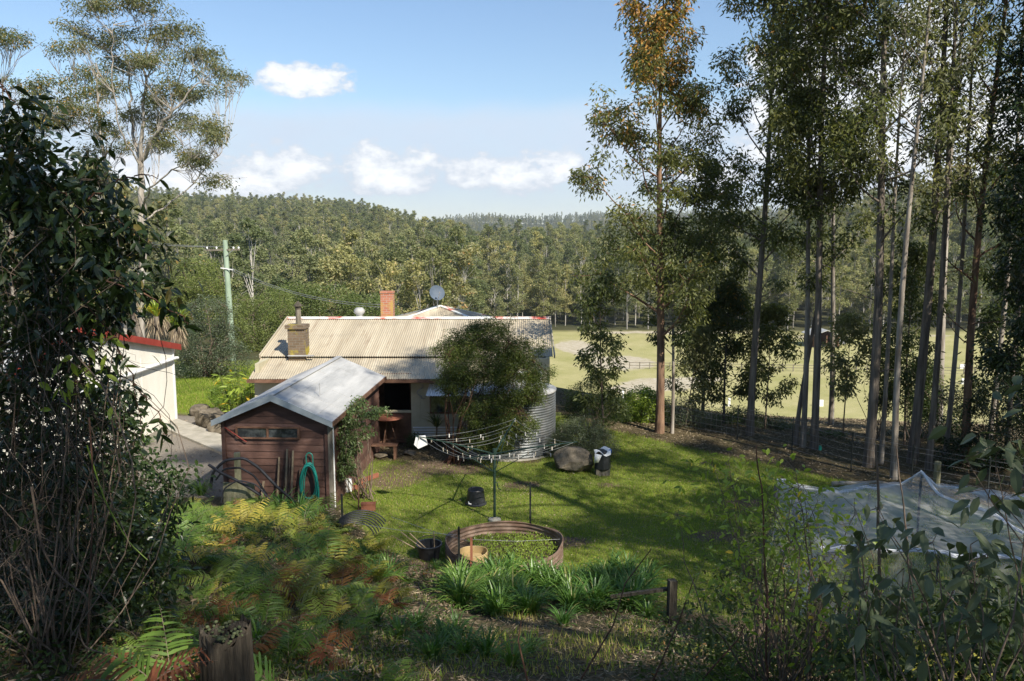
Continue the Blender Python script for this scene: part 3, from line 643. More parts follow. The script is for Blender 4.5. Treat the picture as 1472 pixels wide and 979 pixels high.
# ------------------------------------------------------------------ utility pole and wires
def build_pole():
    b = W(336, 545, 42); b[2] = gz(b[0], b[1])-.1; t = W(327, 345, 42); t[0] = b[0]-.12
    p = thing('utility_pole', 'pale green wooden power pole with one thin cross-arm behind the garage', 'power pole', b)
    Geo().tube([b, (b+t)/2, t], [.17, .15, .125], 14).build('pole', M['pole'], p)
    z = t[2]-.52
    Geo().beam((t[0]-1.05, 42.0, z-.02), (t[0]+.8, 41.9, z+.02), .07, .09).build('crossarm', M['timber_grey'], p)
    Geo().beam((t[0]+.05, 41.86, z-.35), (t[0]+.45, 41.86, z), .03, .03).build('brace', M['metal'], p)
    for dx in (-.95, -.45, .45, .72): Geo().lathe([(.0, .13), (.04, .12), (.05, .05), (.03, 0)], 8, (t[0]+dx, 41.95, z+.04)).build('insulator', M['white'], p)
    Geo().beam((t[0]-.25, 41.86, z-.95), (t[0]+.45, 41.8, z-1.05), .04, .05).build('service_bracket', M['white'], p)
    def sag(a, b_, s, r=.012):
        a = np.array(a); b_ = np.array(b_); u = np.linspace(0, 1, 25)[:, None]; P = a+(b_-a)*u; P[:, 2] -= s*4*u[:, 0]*(1-u[:, 0]); return Geo().tube(P, r, 4, cap=False)
    for k, dz in enumerate((0, -.12)):
        g = sag((t[0]+.4, 41.8, z-.98+dz), (-5.2+.3*k, 33.3, 3.75+dz), .45); o = g.build('service_wire', M['wire'], None, org=(t[0]+.4, 41.8, z-1))
        setp(o, ['upper pale service wire sagging from the green power pole towards the house roof', 'lower pale service wire sagging from the green power pole towards the house roof'][k], 'power line')
    for k, dx in enumerate((-.95, -.45, .45)):
        g = sag((t[0]+dx, 41.95, z+.15), (t[0]+dx-32, 66, z+5.0), 1.2); o = g.build('power_line', M['wire'], None, org=(t[0]+dx, 41.95, z))
        setp(o, 'thin overhead line running left from the cross-arm of the green power pole', 'power line', 'overhead lines left of the power pole')
build_pole()

# ------------------------------------------------------------------ rotary clothesline
def build_hoist():
    b = np.array([-.41, 17.8, 0.]); b[2] = gz(b[0], b[1]); top = b+(0, 0, 1.62)
    t = thing('rotary_clothesline', 'dark green rotary clothesline with sagging wires and many pegs on the lawn', 'clothesline', b)
    Geo().tube([b-(0, 0, .1), top], .032, 10).build('post', M['line_green'], t)
    Geo().tube([b+(0, 0, .95), b+(.06, -.02, .93), b+(.09, -.03, .80), b+(.14, -.03, .78)], .012, 6).build('winding_handle', M['line_green'], t)
    Geo().lathe([(.16, -.02), (.15, .05), (.05, .07), (.04, .1)], 10, b).build('post_footing', M['concrete'], t)
    Geo().tube([top-(0, 0, .05), top+(0, 0, .12)], .05, 8).build('hub', M['line_green'], t)
    ends = []
    for k in range(4):
        a = R(-105+90*k); e = top+np.array([1.95*math.cos(a), 1.95*math.sin(a), .42 if k != 3 else .30]); ends.append(e)
        Geo().tube([top, top*.5+e*.5+(0, 0, .02), e], [.02, .017, .013], 7).build('arm', M['line_green'], t)
        Geo().tube([top-(0, 0, .45), top*.45+e*.55-(0, 0, .0)], .010, 5).build('arm_brace', M['line_green'], t)
    g = Geo(); rs = random.Random(7); pegs = []
    for ring in (.38, .52, .66, .80, .96):
        for k in range(4):
            A = top+(ends[k]-top)*ring; B = top+(ends[(k+1) % 4]-top)*ring; u = np.linspace(0, 1, 11)[:, None]
            P = A+(B-A)*u; P[:, 2] -= (.10+.06*rs.random())*ring*4*u[:, 0]*(1-u[:, 0]); g.tube(P, .0045, 4, cap=False)
            for _ in range(rs.choice([1, 2, 3, 3])): pegs.append((P[rs.randrange(0, 11)], rs.random()))
    g.build('line_wire', M['line_wire'], t)
    for p, r in pegs[:48]:
        Geo().box(p+(0, 0, -.025), (.014, .02, .085), rz=r*3, t=r).build('peg', M['peg'], t)
    e = ends[3]+(.0, 0, -.02)
    o = Geo().prism([e+(0, 0, 0), e+(.22, 0, .02), e+(.27, .01, -.20), e+(.05, .01, -.30), e+(-.05, .01, -.2)], (0, .06, 0)).build('peg_bag', M['white'], None, org=e)
    setp(o, 'small white peg bag hung at the left end of the rotary clothesline', 'peg bag')
build_hoist()

# ------------------------------------------------------------------ garden ring bed
BED = np.array([-.16, 15.45, 0.]); BR = 1.2
def ring(g, c, r, h, amp, pitch, th=.012, k=72, wob=0., z0=-.05, seed=0):
    a = np.arange(k)/k*2*math.pi; w = wob*np.sin(3*a+seed)+wob*.6*np.sin(7*a+1.3*seed); hz = h*(1+.04*np.sin(2*a+1)+.05*wob/.02*np.sin(5*a)*(wob > 0))
    n = 22; V = []
    for side in (0, 1):
        for i in range(n+1):
            f = i/n if side == 0 else 1-i/n; z = z0+(hz-z0)*f; rr = r+w+amp*np.sin(z/pitch*2*math.pi)-side*th
            V.append(np.c_[c[0]+rr*np.cos(a), c[1]+rr*np.sin(a), c[2]+z])
    V = np.concatenate(V); m = 2*(n+1); i = np.arange(m-1)[:, None]*k; j = np.arange(k)[None, :]; j2 = (j+1) % k
    g.add(V, np.stack([i+j, i+j2, i+k+j2, i+k+j], -1).reshape(-1, 4)); return g
def build_bed():
    b = BED.copy(); b[2] = gz(b[0], b[1])
    t = thing('raised_garden_bed', 'round raised bed made from a rusty ribbed tank ring filled with weeds', 'garden bed', b)
    ring(Geo(), b, BR, .42, .016, .085, wob=.02).build('tank_ring', M['rust_ring'], t, smooth=True)
    rs = np.random.RandomState(2); n = 28
    def f(u, v):
        r = (BR-.05)*u; a = v*2*math.pi; x = b[0]+r*np.cos(a); y = b[1]+r*np.sin(a); return np.c_[x, y, b[2]+.13+.03*vnoise(x*5, y*5, 3)+.10*np.clip((x-b[0])*.3, 0, 1)]
    Geo().grid(f, 20, 40).build('soil', M['soil'], t, smooth=True)
    p = b+(-.62, -.35, .16)
    o = ring(Geo(), p, .29, .2, 0, 1, k=40).lathe([(0, .06), (.27, .05)], 30, p).build('planter_ring', M['ochre'], None, org=p, smooth=True)
    setp(o, 'low ochre plastic ring pot standing inside the rusty round garden bed', 'pot')
build_bed()

# ------------------------------------------------------------------ foliage generators
def unit(v): return v/(np.linalg.norm(v, axis=-1, keepdims=True)+1e-9)
def leaf_quads(g, C, D, L, Wd, tint, rs):
    """flat rhombic leaves, one quad each"""
    n = len(C); D = unit(D); S = unit(np.cross(D, rs.normal(size=(n, 3)))); L = np.broadcast_to(L, n)[:, None]; Wd = np.broadcast_to(Wd, n)[:, None]
    V = np.stack([C, C+D*L*.45+S*Wd*.5, C+D*L, C+D*L*.45-S*Wd*.5], 1).reshape(-1, 3)
    g.add(V, np.arange(n*4).reshape(n, 4), tint)
def leaf_fold(g, C, D, L, Wd, tint, rs, droop=.25, upb=.8):
    """close-up leaves: folded along the midrib, drooping at the tip"""
    n = len(C); D = unit(D); up = unit(np.array([0, 0, upb])+rs.normal(size=(n, 3))*.6); S = unit(np.cross(D, up)); U = np.cross(S, D)
    L = np.broadcast_to(L, n)[:, None]; Wd = np.broadcast_to(Wd, n)[:, None]; rows = []
    for t, w in ((0, .06), (.28, .8), (.62, .85), (.86, .35), (1., .02)):
        m = C+D*L*t-np.array([0, 0, 1.])*L*droop*t*t
        for sgn in (-1, 0, 1): rows.append(m+S*Wd*.5*w*sgn+U*Wd*.12*w*abs(sgn))
    V = np.stack(rows, 1); F = []
    for r in range(4):
        for c in range(2): F.append([r*3+c, r*3+c+1, r*3+c+4, r*3+c+3])
    F = (np.arange(n)[:, None, None]*15+np.array(F)[None]).reshape(-1, 4)
    g.add(V.reshape(-1, 3), F, np.repeat(np.broadcast_to(tint, n), 8))
def curve(p, d, L, n, rs, wob=.12, up=.3, sag=0.):
    """a limb: starts along d and bends towards up"""
    P = [np.array(p, float)]; d = unit(np.array(d, float)); st = L/n
    for i in range(n):
        d = unit(d+rs.normal(size=3)*wob+np.array([0, 0, up/n])-np.array([0, 0, sag*i/n/n])); P.append(P[-1]+d*st)
    return np.array(P)
def clumps_to_leaves(g, K, rad, per, L, Wd, rs, droop=.8, young=None, flat=.75, fold=False, cval=None):
    n = len(K); K = np.asarray(K)
    if n == 0: return
    rad = np.broadcast_to(rad, n); C = np.repeat(K, per, 0); m = len(C)
    off = np.clip(rs.normal(size=(m, 3)), -1.7, 1.7)*np.array([1, 1, flat])*np.repeat(rad, per)[:, None]*.55
    D = unit(rs.normal(size=(m, 3))*np.array([1, 1, .6])+off*1.2/np.maximum(np.repeat(rad, per)[:, None], .01)*.5)+np.array([0, 0, -droop])
    ct = np.repeat(rs.rand(n) if cval is None else cval, per); tint = np.clip(ct*.45+rs.rand(m)*.35, 0, .8)
    if young is not None:
        y = np.repeat(young, per); tint = np.where(rs.rand(m) < y, .9, tint)
    sz = rs.uniform(.7, 1.25, m)
    (leaf_fold if fold else leaf_quads)(g, C+off, D, L*sz, Wd*sz, tint, rs)

def gum(seed, H, r0, first=.35, nprim=22, Lmax=2.6, ang=(50, 25), per=46, rad=.42, leaf=(.16, .052), lean=(0, 0), prof=None,
        sec=5, wob=.010, bare=0., young=0., forks=None, flat=.8, up=.5, clump=2, droop=.8, low=0):
    """one upright tree around the origin: returns (trunk Geo, crown Geo)"""
    rs = np.random.RandomState(seed); gt, gc = Geo(), Geo(); K = []; KR = []; KY = []
    nT = 16; t = np.linspace(0, 1, nT); ph = rs.uniform(0, 6, 4)
    tp = np.c_[lean[0]*t**1.4*H+wob*H*(np.sin(t*5+ph[0])-np.sin(ph[0]))*.6, lean[1]*t**1.4*H+wob*H*(np.sin(t*4+ph[1])-np.sin(ph[1]))*.6, t*H-.15]
    tr = r0*(1-t)**.75*.92+r0*.05; tr[0] *= 1.2
    gt.tube(tp, tr, 9)
    at = lambda u: np.array([np.interp(u, t, tp[:, i]) for i in range(3)])
    prof = prof or (lambda q: math.sin(math.pi*min(q*.85+.12, 1))**.8)
    az = rs.uniform(0, 6.28)
    for i in range(nprim):
        q = (i+rs.uniform(0, .8))/nprim; u = first+(0.98-first)*q; az += 2.4+rs.normal()*.35
        Ln = Lmax*prof(q)*rs.uniform(.75, 1.2); e = R(ang[0]+(ang[1]-ang[0])*(1-q)+rs.normal()*6)
        d = np.array([math.cos(az)*math.cos(e), math.sin(az)*math.cos(e), math.sin(e)])
        p = curve(at(u), d, Ln, 6, rs, .11, up); rr = max(np.interp(u, t, tr)*.42, .012); rr = min(rr, .012+Ln*.018)
        gt.tube(p, np.linspace(rr, rr*.2, 7), 5, cap=False)
        for k in range(sec):
            s = rs.uniform(.35, 1); b = np.array([np.interp(s*6, range(7), p[:, j]) for j in range(3)])
            d2 = unit(unit(p[-1]-p[0])*.7+rs.normal(size=3)*np.array([1, 1, .7])*.7); L2 = Ln*rs.uniform(.22, .42)
            p2 = curve(b, d2, L2, 4, rs, .16, up*.6); gt.tube(p2, np.linspace(rr*.38, rr*.1, 5), 4, cap=False)
            if rs.rand() < bare: continue
            for c in range(clump):
                s2 = rs.uniform(.45, 1.05); K.append(b+(p2[-1]-b)*s2); KR.append(rad*rs.uniform(.6, 1.25)); KY.append(young*max(0, (q-.35)/.65))
        if rs.rand() >= bare: K.append(p[-1]); KR.append(rad); KY.append(young*q)
    for i in range(low):
        u = rs.uniform(.12, first); az = rs.uniform(0, 6.28); p = curve(at(u), (math.cos(az), math.sin(az), .5), rs.uniform(.6, 1.5), 5, rs, .15, .2)
        gt.tube(p, np.linspace(.02, .006, 6), 4, cap=False)
        if rs.rand() < .6: K.append(p[-1]); KR.append(rad*.6); KY.append(0)
    KY = np.array(KY)
    clumps_to_leaves(gc, K, np.array(KR), per, leaf[0], leaf[1], rs, droop, KY if young else None, flat)
    return gt, gc
def plant_tree(gt, gc, loc, label, cat='tree', name='gum_tree', bark='bark_pale', leaf='eucalypt', group=None, rz=0., sc=1., kname=('trunk', 'crown')):
    t = thing(name, label, cat, (0, 0, 0), group)
    gt.build(kname[0], M[bark], t, smooth=True); gc.build(kname[1], M[leaf], t)
    t.location = [float(c) for c in loc]; t.rotation_euler = (0, 0, rz); t.scale = (sc,)*3; return t

def bush(seed, base, ells, nstem=14, per=40, rad=.22, lsz=(.07, .025), r=.02, nclump=160, droop=.3, flat=.9, fold=False, young=0., shell=.55, stemk=5, wob=.10, twigs=2):
    """many stems from the base towards points spread through ellipsoids (centre, radii), leaves along their ends. World coordinates."""
    rs = np.random.RandomState(seed); gs, gl = Geo(), Geo(); base = np.array(base, float)
    vol = np.array([np.prod(e[1]) for e in ells])**.8; vol /= vol.sum(); K = []
    for i in range(nclump):
        e = ells[rs.choice(len(ells), p=vol)]; v = unit(rs.normal(size=3))*(rs.uniform(shell, 1)**.6); K.append(np.array(e[0])+v*np.array(e[1]))
    K = np.array(K); idx = rs.permutation(nclump)[:nstem]; tips = []
    for i in idx:
        b = base+rs.normal(size=3)*np.array([.12, .12, 0])*max(1, r*20); tgt = K[i]; L = np.linalg.norm(tgt-b); n = 8; u = np.linspace(0, 1, n+1)[:, None]
        P = b+(tgt-b)*u; P[:, :2] += np.sin(u*3.1)*rs.normal(size=(1, 2))*L*wob; P[:, 2:] += np.sin(u*3.1)*L*.06; P[1:-1] += rs.normal(size=(n-1, 3))*L*.012
        gs.tube(P, np.linspace(r*rs.uniform(.7, 1.2), r*.2, n+1), stemk, cap=False); tips.append(P)
    T = np.array(tips)
    for k in K[rs.permutation(nclump)[:nclump*twigs//3]]:
        Q = T[:, 3:].reshape(-1, 3); j = np.argmin(np.linalg.norm(Q-k, axis=1)+rs.rand(len(Q))*.2); q = Q[j]; m = (q+k)/2+rs.normal(size=3)*.05
        gs.tube([q, m, k], [r*.28, r*.2, r*.1], 3, cap=False)
    clumps_to_leaves(gl, K, rad, per, lsz[0], lsz[1], rs, droop, np.full(nclump, young) if young else None, flat, fold)
    return gs, gl
def plant_bush(name, label, cat, base, ells, bark='twig', leaf='shrub_mid', group=None, **kw):
    gs, gl = bush(base=base, ells=ells, **kw); t = thing(name, label, cat, base, group)
    gs.build('stems', M[bark], t, smooth=True); gl.build('foliage', M[leaf], t); return t
def E(px, py, Y, rx, ry, rz): return (W(px, py, Y), (rx, ry, rz))

# ------------------------------------------------------------------ the row of tall gums on the right
def on(px, py, z=0.):
    p = G(px, py, z); p[2] = gz(p[0], p[1]); return p
cone = lambda q: (1.05-q)**.75
egg = lambda q: math.sin(math.pi*min(.18+q*.8, 1))**.7
def row_trees():
    T = []
    def add(px, py, lab, leaf='eucalypt', bark='bark_brown', name='gum_tree', **k):
        if 'lean' in k and px > 1240: k['lean'] = (k['lean'][0]*.45, k['lean'][1]*.5)
        p = on(px, py); k['per'] = int(k['per']*(1.12 if k['seed'] in (11,13,14,17,25,28,31) else .85)); k['rad'] *= .92; k['r0'] *= .78; gt, gc = gum(**k); return plant_tree(gt, gc, p, lab, name=name, bark=bark, leaf=leaf)
    add(948, 622, 'tall gum with rusty new leaves at its top, first big tree right of the cottage', seed=11, H=14.9, r0=.20, first=.22, nprim=34, Lmax=2.9,
        ang=(58, 30), prof=lambda q: .75+.25*math.sin(math.pi*min(q*1.6, 1)) if q < .5 else .80-(q-.5)*.95, young=.6, bark='bark_rust', per=62, rad=.46, sec=6, lean=(-.008, 0))
    add(966, 622, 'slim pale-barked young gum close beside the rusty-topped gum', seed=12, H=7.5, r0=.085, first=.35, nprim=18, Lmax=1.4, bark='bark_pale', per=34, rad=.3, sec=3)
    add(1078, 626, 'tall straight gum with dark open crown and bare lower trunk', seed=13, H=15.8, r0=.17, first=.34, nprim=30, Lmax=2.7, ang=(52, 28), per=50, rad=.45, leaf='eucalypt', young=.25, bare=.08, low=4)
    add(1041, 606, 'bushy small dark tree among the taller trunks in front of the paddock', seed=14, H=5.0, r0=.07, first=.15, nprim=22, Lmax=1.35, per=44, rad=.34, sec=4, leaf='eucalypt', name='young_tree', prof=egg, young=.1)
    add(1143, 640, 'thin crooked dark trunk leaning left beside a pair of straight gums', seed=15, H=11, r0=.10, first=.45, nprim=12, Lmax=1.6, wob=.05, lean=(-.05, 0), per=34, rad=.4, leaf='eucalypt_dark', bare=.2)
    add(1154, 643, 'left of the two close straight gums, slender with pale bark', seed=16, H=17, r0=.12, first=.42, nprim=26, Lmax=2.2, bark='bark_pale', per=44, rad=.45, bare=.1, lean=(-.012, .01))
    add(1170, 646, 'right of the two close straight gums, dense dark upper crown', seed=17, H=18.5, r0=.16, first=.40, nprim=40, Lmax=2.9, ang=(50, 20), per=70, rad=.55, sec=6, leaf='eucalypt', bark='bark_brown', young=.2, lean=(-.01, 0))
    add(1212, 622, 'low feathery sapling standing between the paired gums and the thick trunk', seed=18, H=4.2, r0=.035, first=.3, nprim=14, Lmax=.9, per=26, rad=.28, leaf='eucalypt_pale', name='young_tree', bark='twig')
    add(1248, 672, 'thick grey-brown trunk with a sparse crown, beside a slender pale stem', seed=19, H=18, r0=.19, first=.36, nprim=22, Lmax=2.8, per=34, rad=.45, bare=.25, leaf='eucalypt', young=.15, low=5, lean=(.0, .02))
    add(1285, 690, 'smooth pale grey-green trunk in front of the dark trunks', seed=20, H=16, r0=.12, first=.50, nprim=16, Lmax=2.4, bark='bark_pale', per=30, rad=.4, bare=.3, leaf='eucalypt_pale', wob=.012, lean=(.012, 0))
    add(1311, 666, 'thick dark brown trunk behind the pale grey-green one', seed=21, H=17, r0=.19, first=.40, nprim=20, Lmax=2.8, per=36, rad=.45, bare=.25, leaf='eucalypt', lean=(.02, .0))
    add(1334, 676, 'straight mid-brown trunk just right of the thick dark brown trunk', seed=22, H=18, r0=.12, first=.42, nprim=20, Lmax=2.6, per=32, rad=.45, bare=.3, leaf='eucalypt_pale', lean=(.012, 0), young=.15)
    add(1387, 668, 'rust-barked trunk with a bent side limb near the right edge', seed=23, H=17, r0=.16, first=.30, nprim=18, Lmax=3.4, ang=(42, 25), per=32, rad=.45, bare=.25, bark='bark_rust', leaf='eucalypt_pale', lean=(.03, 0), low=4)
    add(1420, 650, 'slender straight trunk just right of the rust-barked trunk', seed=24, H=16.5, r0=.11, first=.4, nprim=18, Lmax=2.2, per=32, rad=.42, bare=.2, bark='bark_pale', leaf='eucalypt', lean=(.02, 0))
    add(1476, 700, 'dense blackish tree filling the upper right corner of the view', seed=25, H=17, r0=.2, first=.12, nprim=46, Lmax=2.1, per=80, rad=.5, sec=6, leaf='shrub_dark', name='dense_tree', lean=(.04, 0))
    add(1195, 600, 'gum with a forked pale trunk a little behind the fence line', seed=26, H=15, r0=.13, first=.35, nprim=24, Lmax=2.6, per=38, rad=.45, bare=.15, bark='bark_pale', leaf='eucalypt', lean=(-.03, 0))
    add(1350, 610, 'further tall gum seen through the gap right of the dark brown trunk', seed=27, H=19, r0=.16, first=.38, nprim=24, Lmax=2.8, per=38, rad=.5, bare=.2, bark='bark_pale', leaf='eucalypt_pale')
    add(1010, 600, 'slim dark gum with a drooping crown just behind the tall straight gum', seed=28, H=9.5, r0=.09, first=.25, nprim=20, Lmax=1.5, per=40, rad=.38, leaf='eucalypt', bark='bark_brown')
    add(1266, 668, 'slender pale stem right beside the thick grey-brown trunk', seed=33, H=15, r0=.09, first=.5, nprim=14, Lmax=1.9, per=34, rad=.4, bare=.2, bark='bark_pale', leaf='eucalypt_pale', lean=(.01, 0))
    add(1358, 662, 'slender grey stem between the mid-brown trunk and the rust-barked one', seed=34, H=17, r0=.10, first=.45, nprim=16, Lmax=2.1, per=34, rad=.42, bare=.25, bark='bark_pale', leaf='eucalypt', lean=(.03, 0))
    add(1446, 672, 'thin dark stem near the right edge in front of the blackish tree', seed=35, H=15, r0=.09, first=.45, nprim=14, Lmax=2., per=34, rad=.4, bare=.2, bark='bark_brown', leaf='eucalypt', lean=(.03, 0))
    add(1100, 612, 'feathery young tree just right of the tall straight gum', seed=36, H=4.4, r0=.04, first=.2, nprim=18, Lmax=1.2, per=30, rad=.3, bark='twig', leaf='eucalypt', name='young_tree', prof=egg)
    add(985, 612, 'small leaning sapling right of the rusty-topped gum', seed=37, H=3.6, r0=.035, first=.25, nprim=14, Lmax=1.0, per=26, rad=.28, bark='twig', leaf='eucalypt_pale', name='young_tree', lean=(.12, 0))
    add(1300, 640, 'leafy young tree in the gap between the pale grey-green and dark brown trunks', seed=38, H=6.5, r0=.05, first=.15, nprim=22, Lmax=1.3, per=34, rad=.32, bark='twig', leaf='eucalypt', name='young_tree', prof=egg)
    add(1432, 640, 'dark leafy young tree right of the slender straight trunk', seed=40, H=6.5, r0=.05, first=.1, nprim=24, Lmax=1.4, per=38, rad=.34, bark='twig', leaf='eucalypt_dark', name='young_tree', prof=egg)
    add(868, 646, 'slim sapling with an airy crown on the lawn beside the black compost bin', seed=31, H=5.6, r0=.05, first=.16, nprim=20, Lmax=1.15, ang=(45, 20), per=20, rad=.26, leaf='eucalypt', bark='twig', name='young_tree', lean=(-.03, 0), bare=.1)
row_trees()

# unseen trees beside and behind the viewpoint, put in so their crowns shade the bank
def shade_trees():
    protos = []
    for sd, H, lf in ((41, 15, 'eucalypt'), (42, 13, 'eucalypt_dark'), (43, 17, 'eucalypt')):
        gt, gc = gum(seed=sd, H=H, r0=.2, first=.30, nprim=28, Lmax=3.0, per=38, rad=.42, sec=5, leaf=(.17, .06), bare=.28)
        protos.append((gt, gc, lf))
    spots = SIDE
    roots = {}
    for i, (x, y, k, sc) in enumerate(spots):
        z = gz(x, y)
        if k not in roots:
            gt, gc, lf = protos[k]
            roots[k] = plant_tree(gt, gc, (x, y, z), 'unseen tall gum beside or behind the viewpoint, added so its crown shades the bank', leaf=lf, bark='bark_brown', group='unseen shade gums beside the viewpoint', rz=i, sc=sc)
        else: dup(roots[k], (x, y, z), i*1.3, sc)
SIDE = [(13.5,4.,1,1.),(14.8,9.5,2,.9),(12.,-7.,2,.9),(19.,3.5,0,1.),(20,12.,1,1.1),(6.,-7.,1,.9),(18.,-7,2,1.),(16.5,14.5,0,.85),(25,9,2,1.),(3.5,-10.5,0,.9),(3.2,-4.5,1,.9),(1,-8,2,.9),(10.8,2.5,1,.75),(5.2,.6,1,.8),(2.2,-1.4,0,.8),(-1.5,-3.2,1,.85),(8.2,-5.5,2,.9),(12.6,9.4,1,.8),(16.8,.8,0,1),(18,7.5,1,.95),(-7.5,-1.8,1,.8),(-12,-4,0,1.),(10,8.2,2,1.25),(13.2,11.2,2,1.15),(7.2,2.4,2,1.2),(22,5,2,1.2)]
shade_trees()

# ------------------------------------------------------------------ left gums
def limb_tree(label, Y, base, limbs, pads, r0, leaf, bark, seed, leafsz=(.2, .058), per=72, name='gum_tree'):
    """limbs: lists of (px, py, dy, radius); pads: (px, py, rx, rz) crown pads of foliage"""
    rs = np.random.RandomState(seed); gt, gc = Geo(), Geo(); b = W(base[0], base[1], Y); b[2] = gz(b[0], Y)-.1
    allp = []
    for lm in limbs:
        P = np.array([b if q[0] is None else W(q[0], q[1], Y)+np.array([0, q[2], 0]) for q in lm]); rr = [q[3] for q in lm]
        n = len(P); u = np.linspace(0, n-1, n*4); Q = np.c_[[np.interp(u, range(n), P[:, k]) for k in range(3)]].T; Q[1:-1] += rs.normal(size=(len(u)-2, 3))*.05
        gt.tube(Q, .78*np.interp(u, range(n), rr), 8); allp.append(Q[len(Q)//4:])
    Q = np.concatenate(allp); K = []; KR = []; cv = []
    for (px, py, rx, rz_) in pads:
        c = W(px, py, Y)+np.array([0, rs.normal()*1.4, 0]); sx = 1.22*rx*Y/FPX; sz = 1.2*rz_*Y/FPX
        d = np.linalg.norm(Q-c-np.array([0, 0, -1.5]), axis=1); q = Q[np.argmin(d+rs.rand(len(d))*.4)]
        n = max(8, int(sx*sz*17))
        for i in range(n):
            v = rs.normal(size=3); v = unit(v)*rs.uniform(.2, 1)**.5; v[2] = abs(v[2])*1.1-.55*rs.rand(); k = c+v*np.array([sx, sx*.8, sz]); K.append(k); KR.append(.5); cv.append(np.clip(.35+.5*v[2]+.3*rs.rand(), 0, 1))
        for i in range(5):
            e = c+rs.normal(size=3)*np.array([sx, sx, sz])*.5; m = (q+e)/2+np.array([0, 0, -.3])+rs.normal(size=3)*.15; gt.tube([q, q+(m-q)*.6, m, e], [.022, .016, .011, .005], 5, cap=False)
            for j in range(4):
                f = e+rs.normal(size=3)*np.array([sx, sx, sz])*.45; gt.tube([m+(e-m)*rs.rand(), f], [.016, .006], 3, cap=False)
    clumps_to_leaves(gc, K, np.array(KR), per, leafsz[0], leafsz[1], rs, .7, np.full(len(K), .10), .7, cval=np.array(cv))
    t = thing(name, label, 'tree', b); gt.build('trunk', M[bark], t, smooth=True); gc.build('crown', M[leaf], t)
def left_gums():
    limb_tree('large spreading gum with pale forked trunk against the sky at upper left', 44, (200, 470),
        [[(None,)*3+(.30,), (203,330,0,.24), (204,290,0,.22), (202,228,0,.19)],
         [(202,235,0,.15), (210,190,-.4,.12), (217,120,-.6,.09), (216,60,-.4,.05), (222,15,0,.02)],
         [(202,240,0,.13), (180,180,.8,.10), (173,140,1.2,.08), (166,90,1.4,.05), (158,40,1.3,.02)],
         [(203,232,0,.13), (232,200,-1,.10), (262,168,-1.4,.08), (298,130,-1.6,.05), (318,115,-1.6,.02)],
         [(204,228,0,.10), (225,180,1,.07), (240,120,1.5,.05), (250,60,1.6,.02)],
         [(205,300,0,.08), (232,272,-1.3,.06), (268,250,-2,.05), (300,235,-2.2,.02)],
         [(206,318,0,.07), (240,285,1.3,.05), (290,222,2,.04), (305,200,2.2,.015)],
         [(202,240,0,.06), (190,190,-1.5,.05), (186,110,-2,.035), (190,50,-2,.015)]],
        [(152,15,34,13),(115,48,22,14),(195,18,34,15),(228,14,30,14),(262,40,20,13),(185,55,20,12),(145,62,12,9),(160,88,24,14),(140,80,16,10),(245,98,32,12),(288,72,22,13),(312,105,26,14),(275,112,22,10),
         (215,100,20,10),(240,62,22,12),(270,78,22,12),(300,90,16,10),(240,145,16,14),(215,165,16,12),(262,135,16,10),(310,190,26,14),(288,182,13,10),(328,205,12,10),(262,225,22,14),(240,205,14,12),(300,235,16,9),(322,262,18,9),(170,125,16,10),(186,165,14,12),(250,165,14,10),(190,198,14,12),(250,128,20,12),(200,135,16,12),(228,40,20,12),(285,140,14,9),(232,185,14,10)],
        .3, 'eucalypt_pale', 'bark_pale', 51)
    limb_tree('second gum with a thin leaning trunk just left of the large spreading gum', 50, (180, 470),
        [[(None,)*3+(.2,), (160,300,0,.14), (148,220,0,.12), (140,150,0,.09), (138,90,0,.04)],
         [(148,215,0,.07), (125,180,.6,.05), (100,140,.8,.02)], [(150,230,0,.06), (180,190,-.8,.04), (196,180,-1,.02)]],
        [(88,74,18,9),(105,105,26,14),(90,130,22,14),(115,135,24,15),(132,165,24,14),(105,170,22,12),(150,190,22,12),(125,120,20,12),(165,210,18,10),(140,215,16,9),(185,190,18,10),(95,155,16,10),(170,255,16,8),(130,95,16,10)],
        .2, 'eucalypt', 'bark_pale', 52, per=60)
    limb_tree('gum with an olive crown at the left edge behind the dark shrub', 48, (20, 470),
        [[(None,)*3+(.2,), (15,300,0,.14), (8,200,0,.1), (4,120,0,.05)], [(12,260,0,.06), (50,200,.6,.04), (62,150,.8,.02)]],
        [(8,48,24,12),(-6,66,24,12),(22,62,12,7),(30,122,20,8),(58,150,22,14),(40,165,22,14),(62,175,20,14),(15,180,24,14),(75,185,14,10),(30,205,26,12),(65,215,20,10)],
        .2, 'eucalypt', 'bark_pale', 53, per=60)
left_gums()

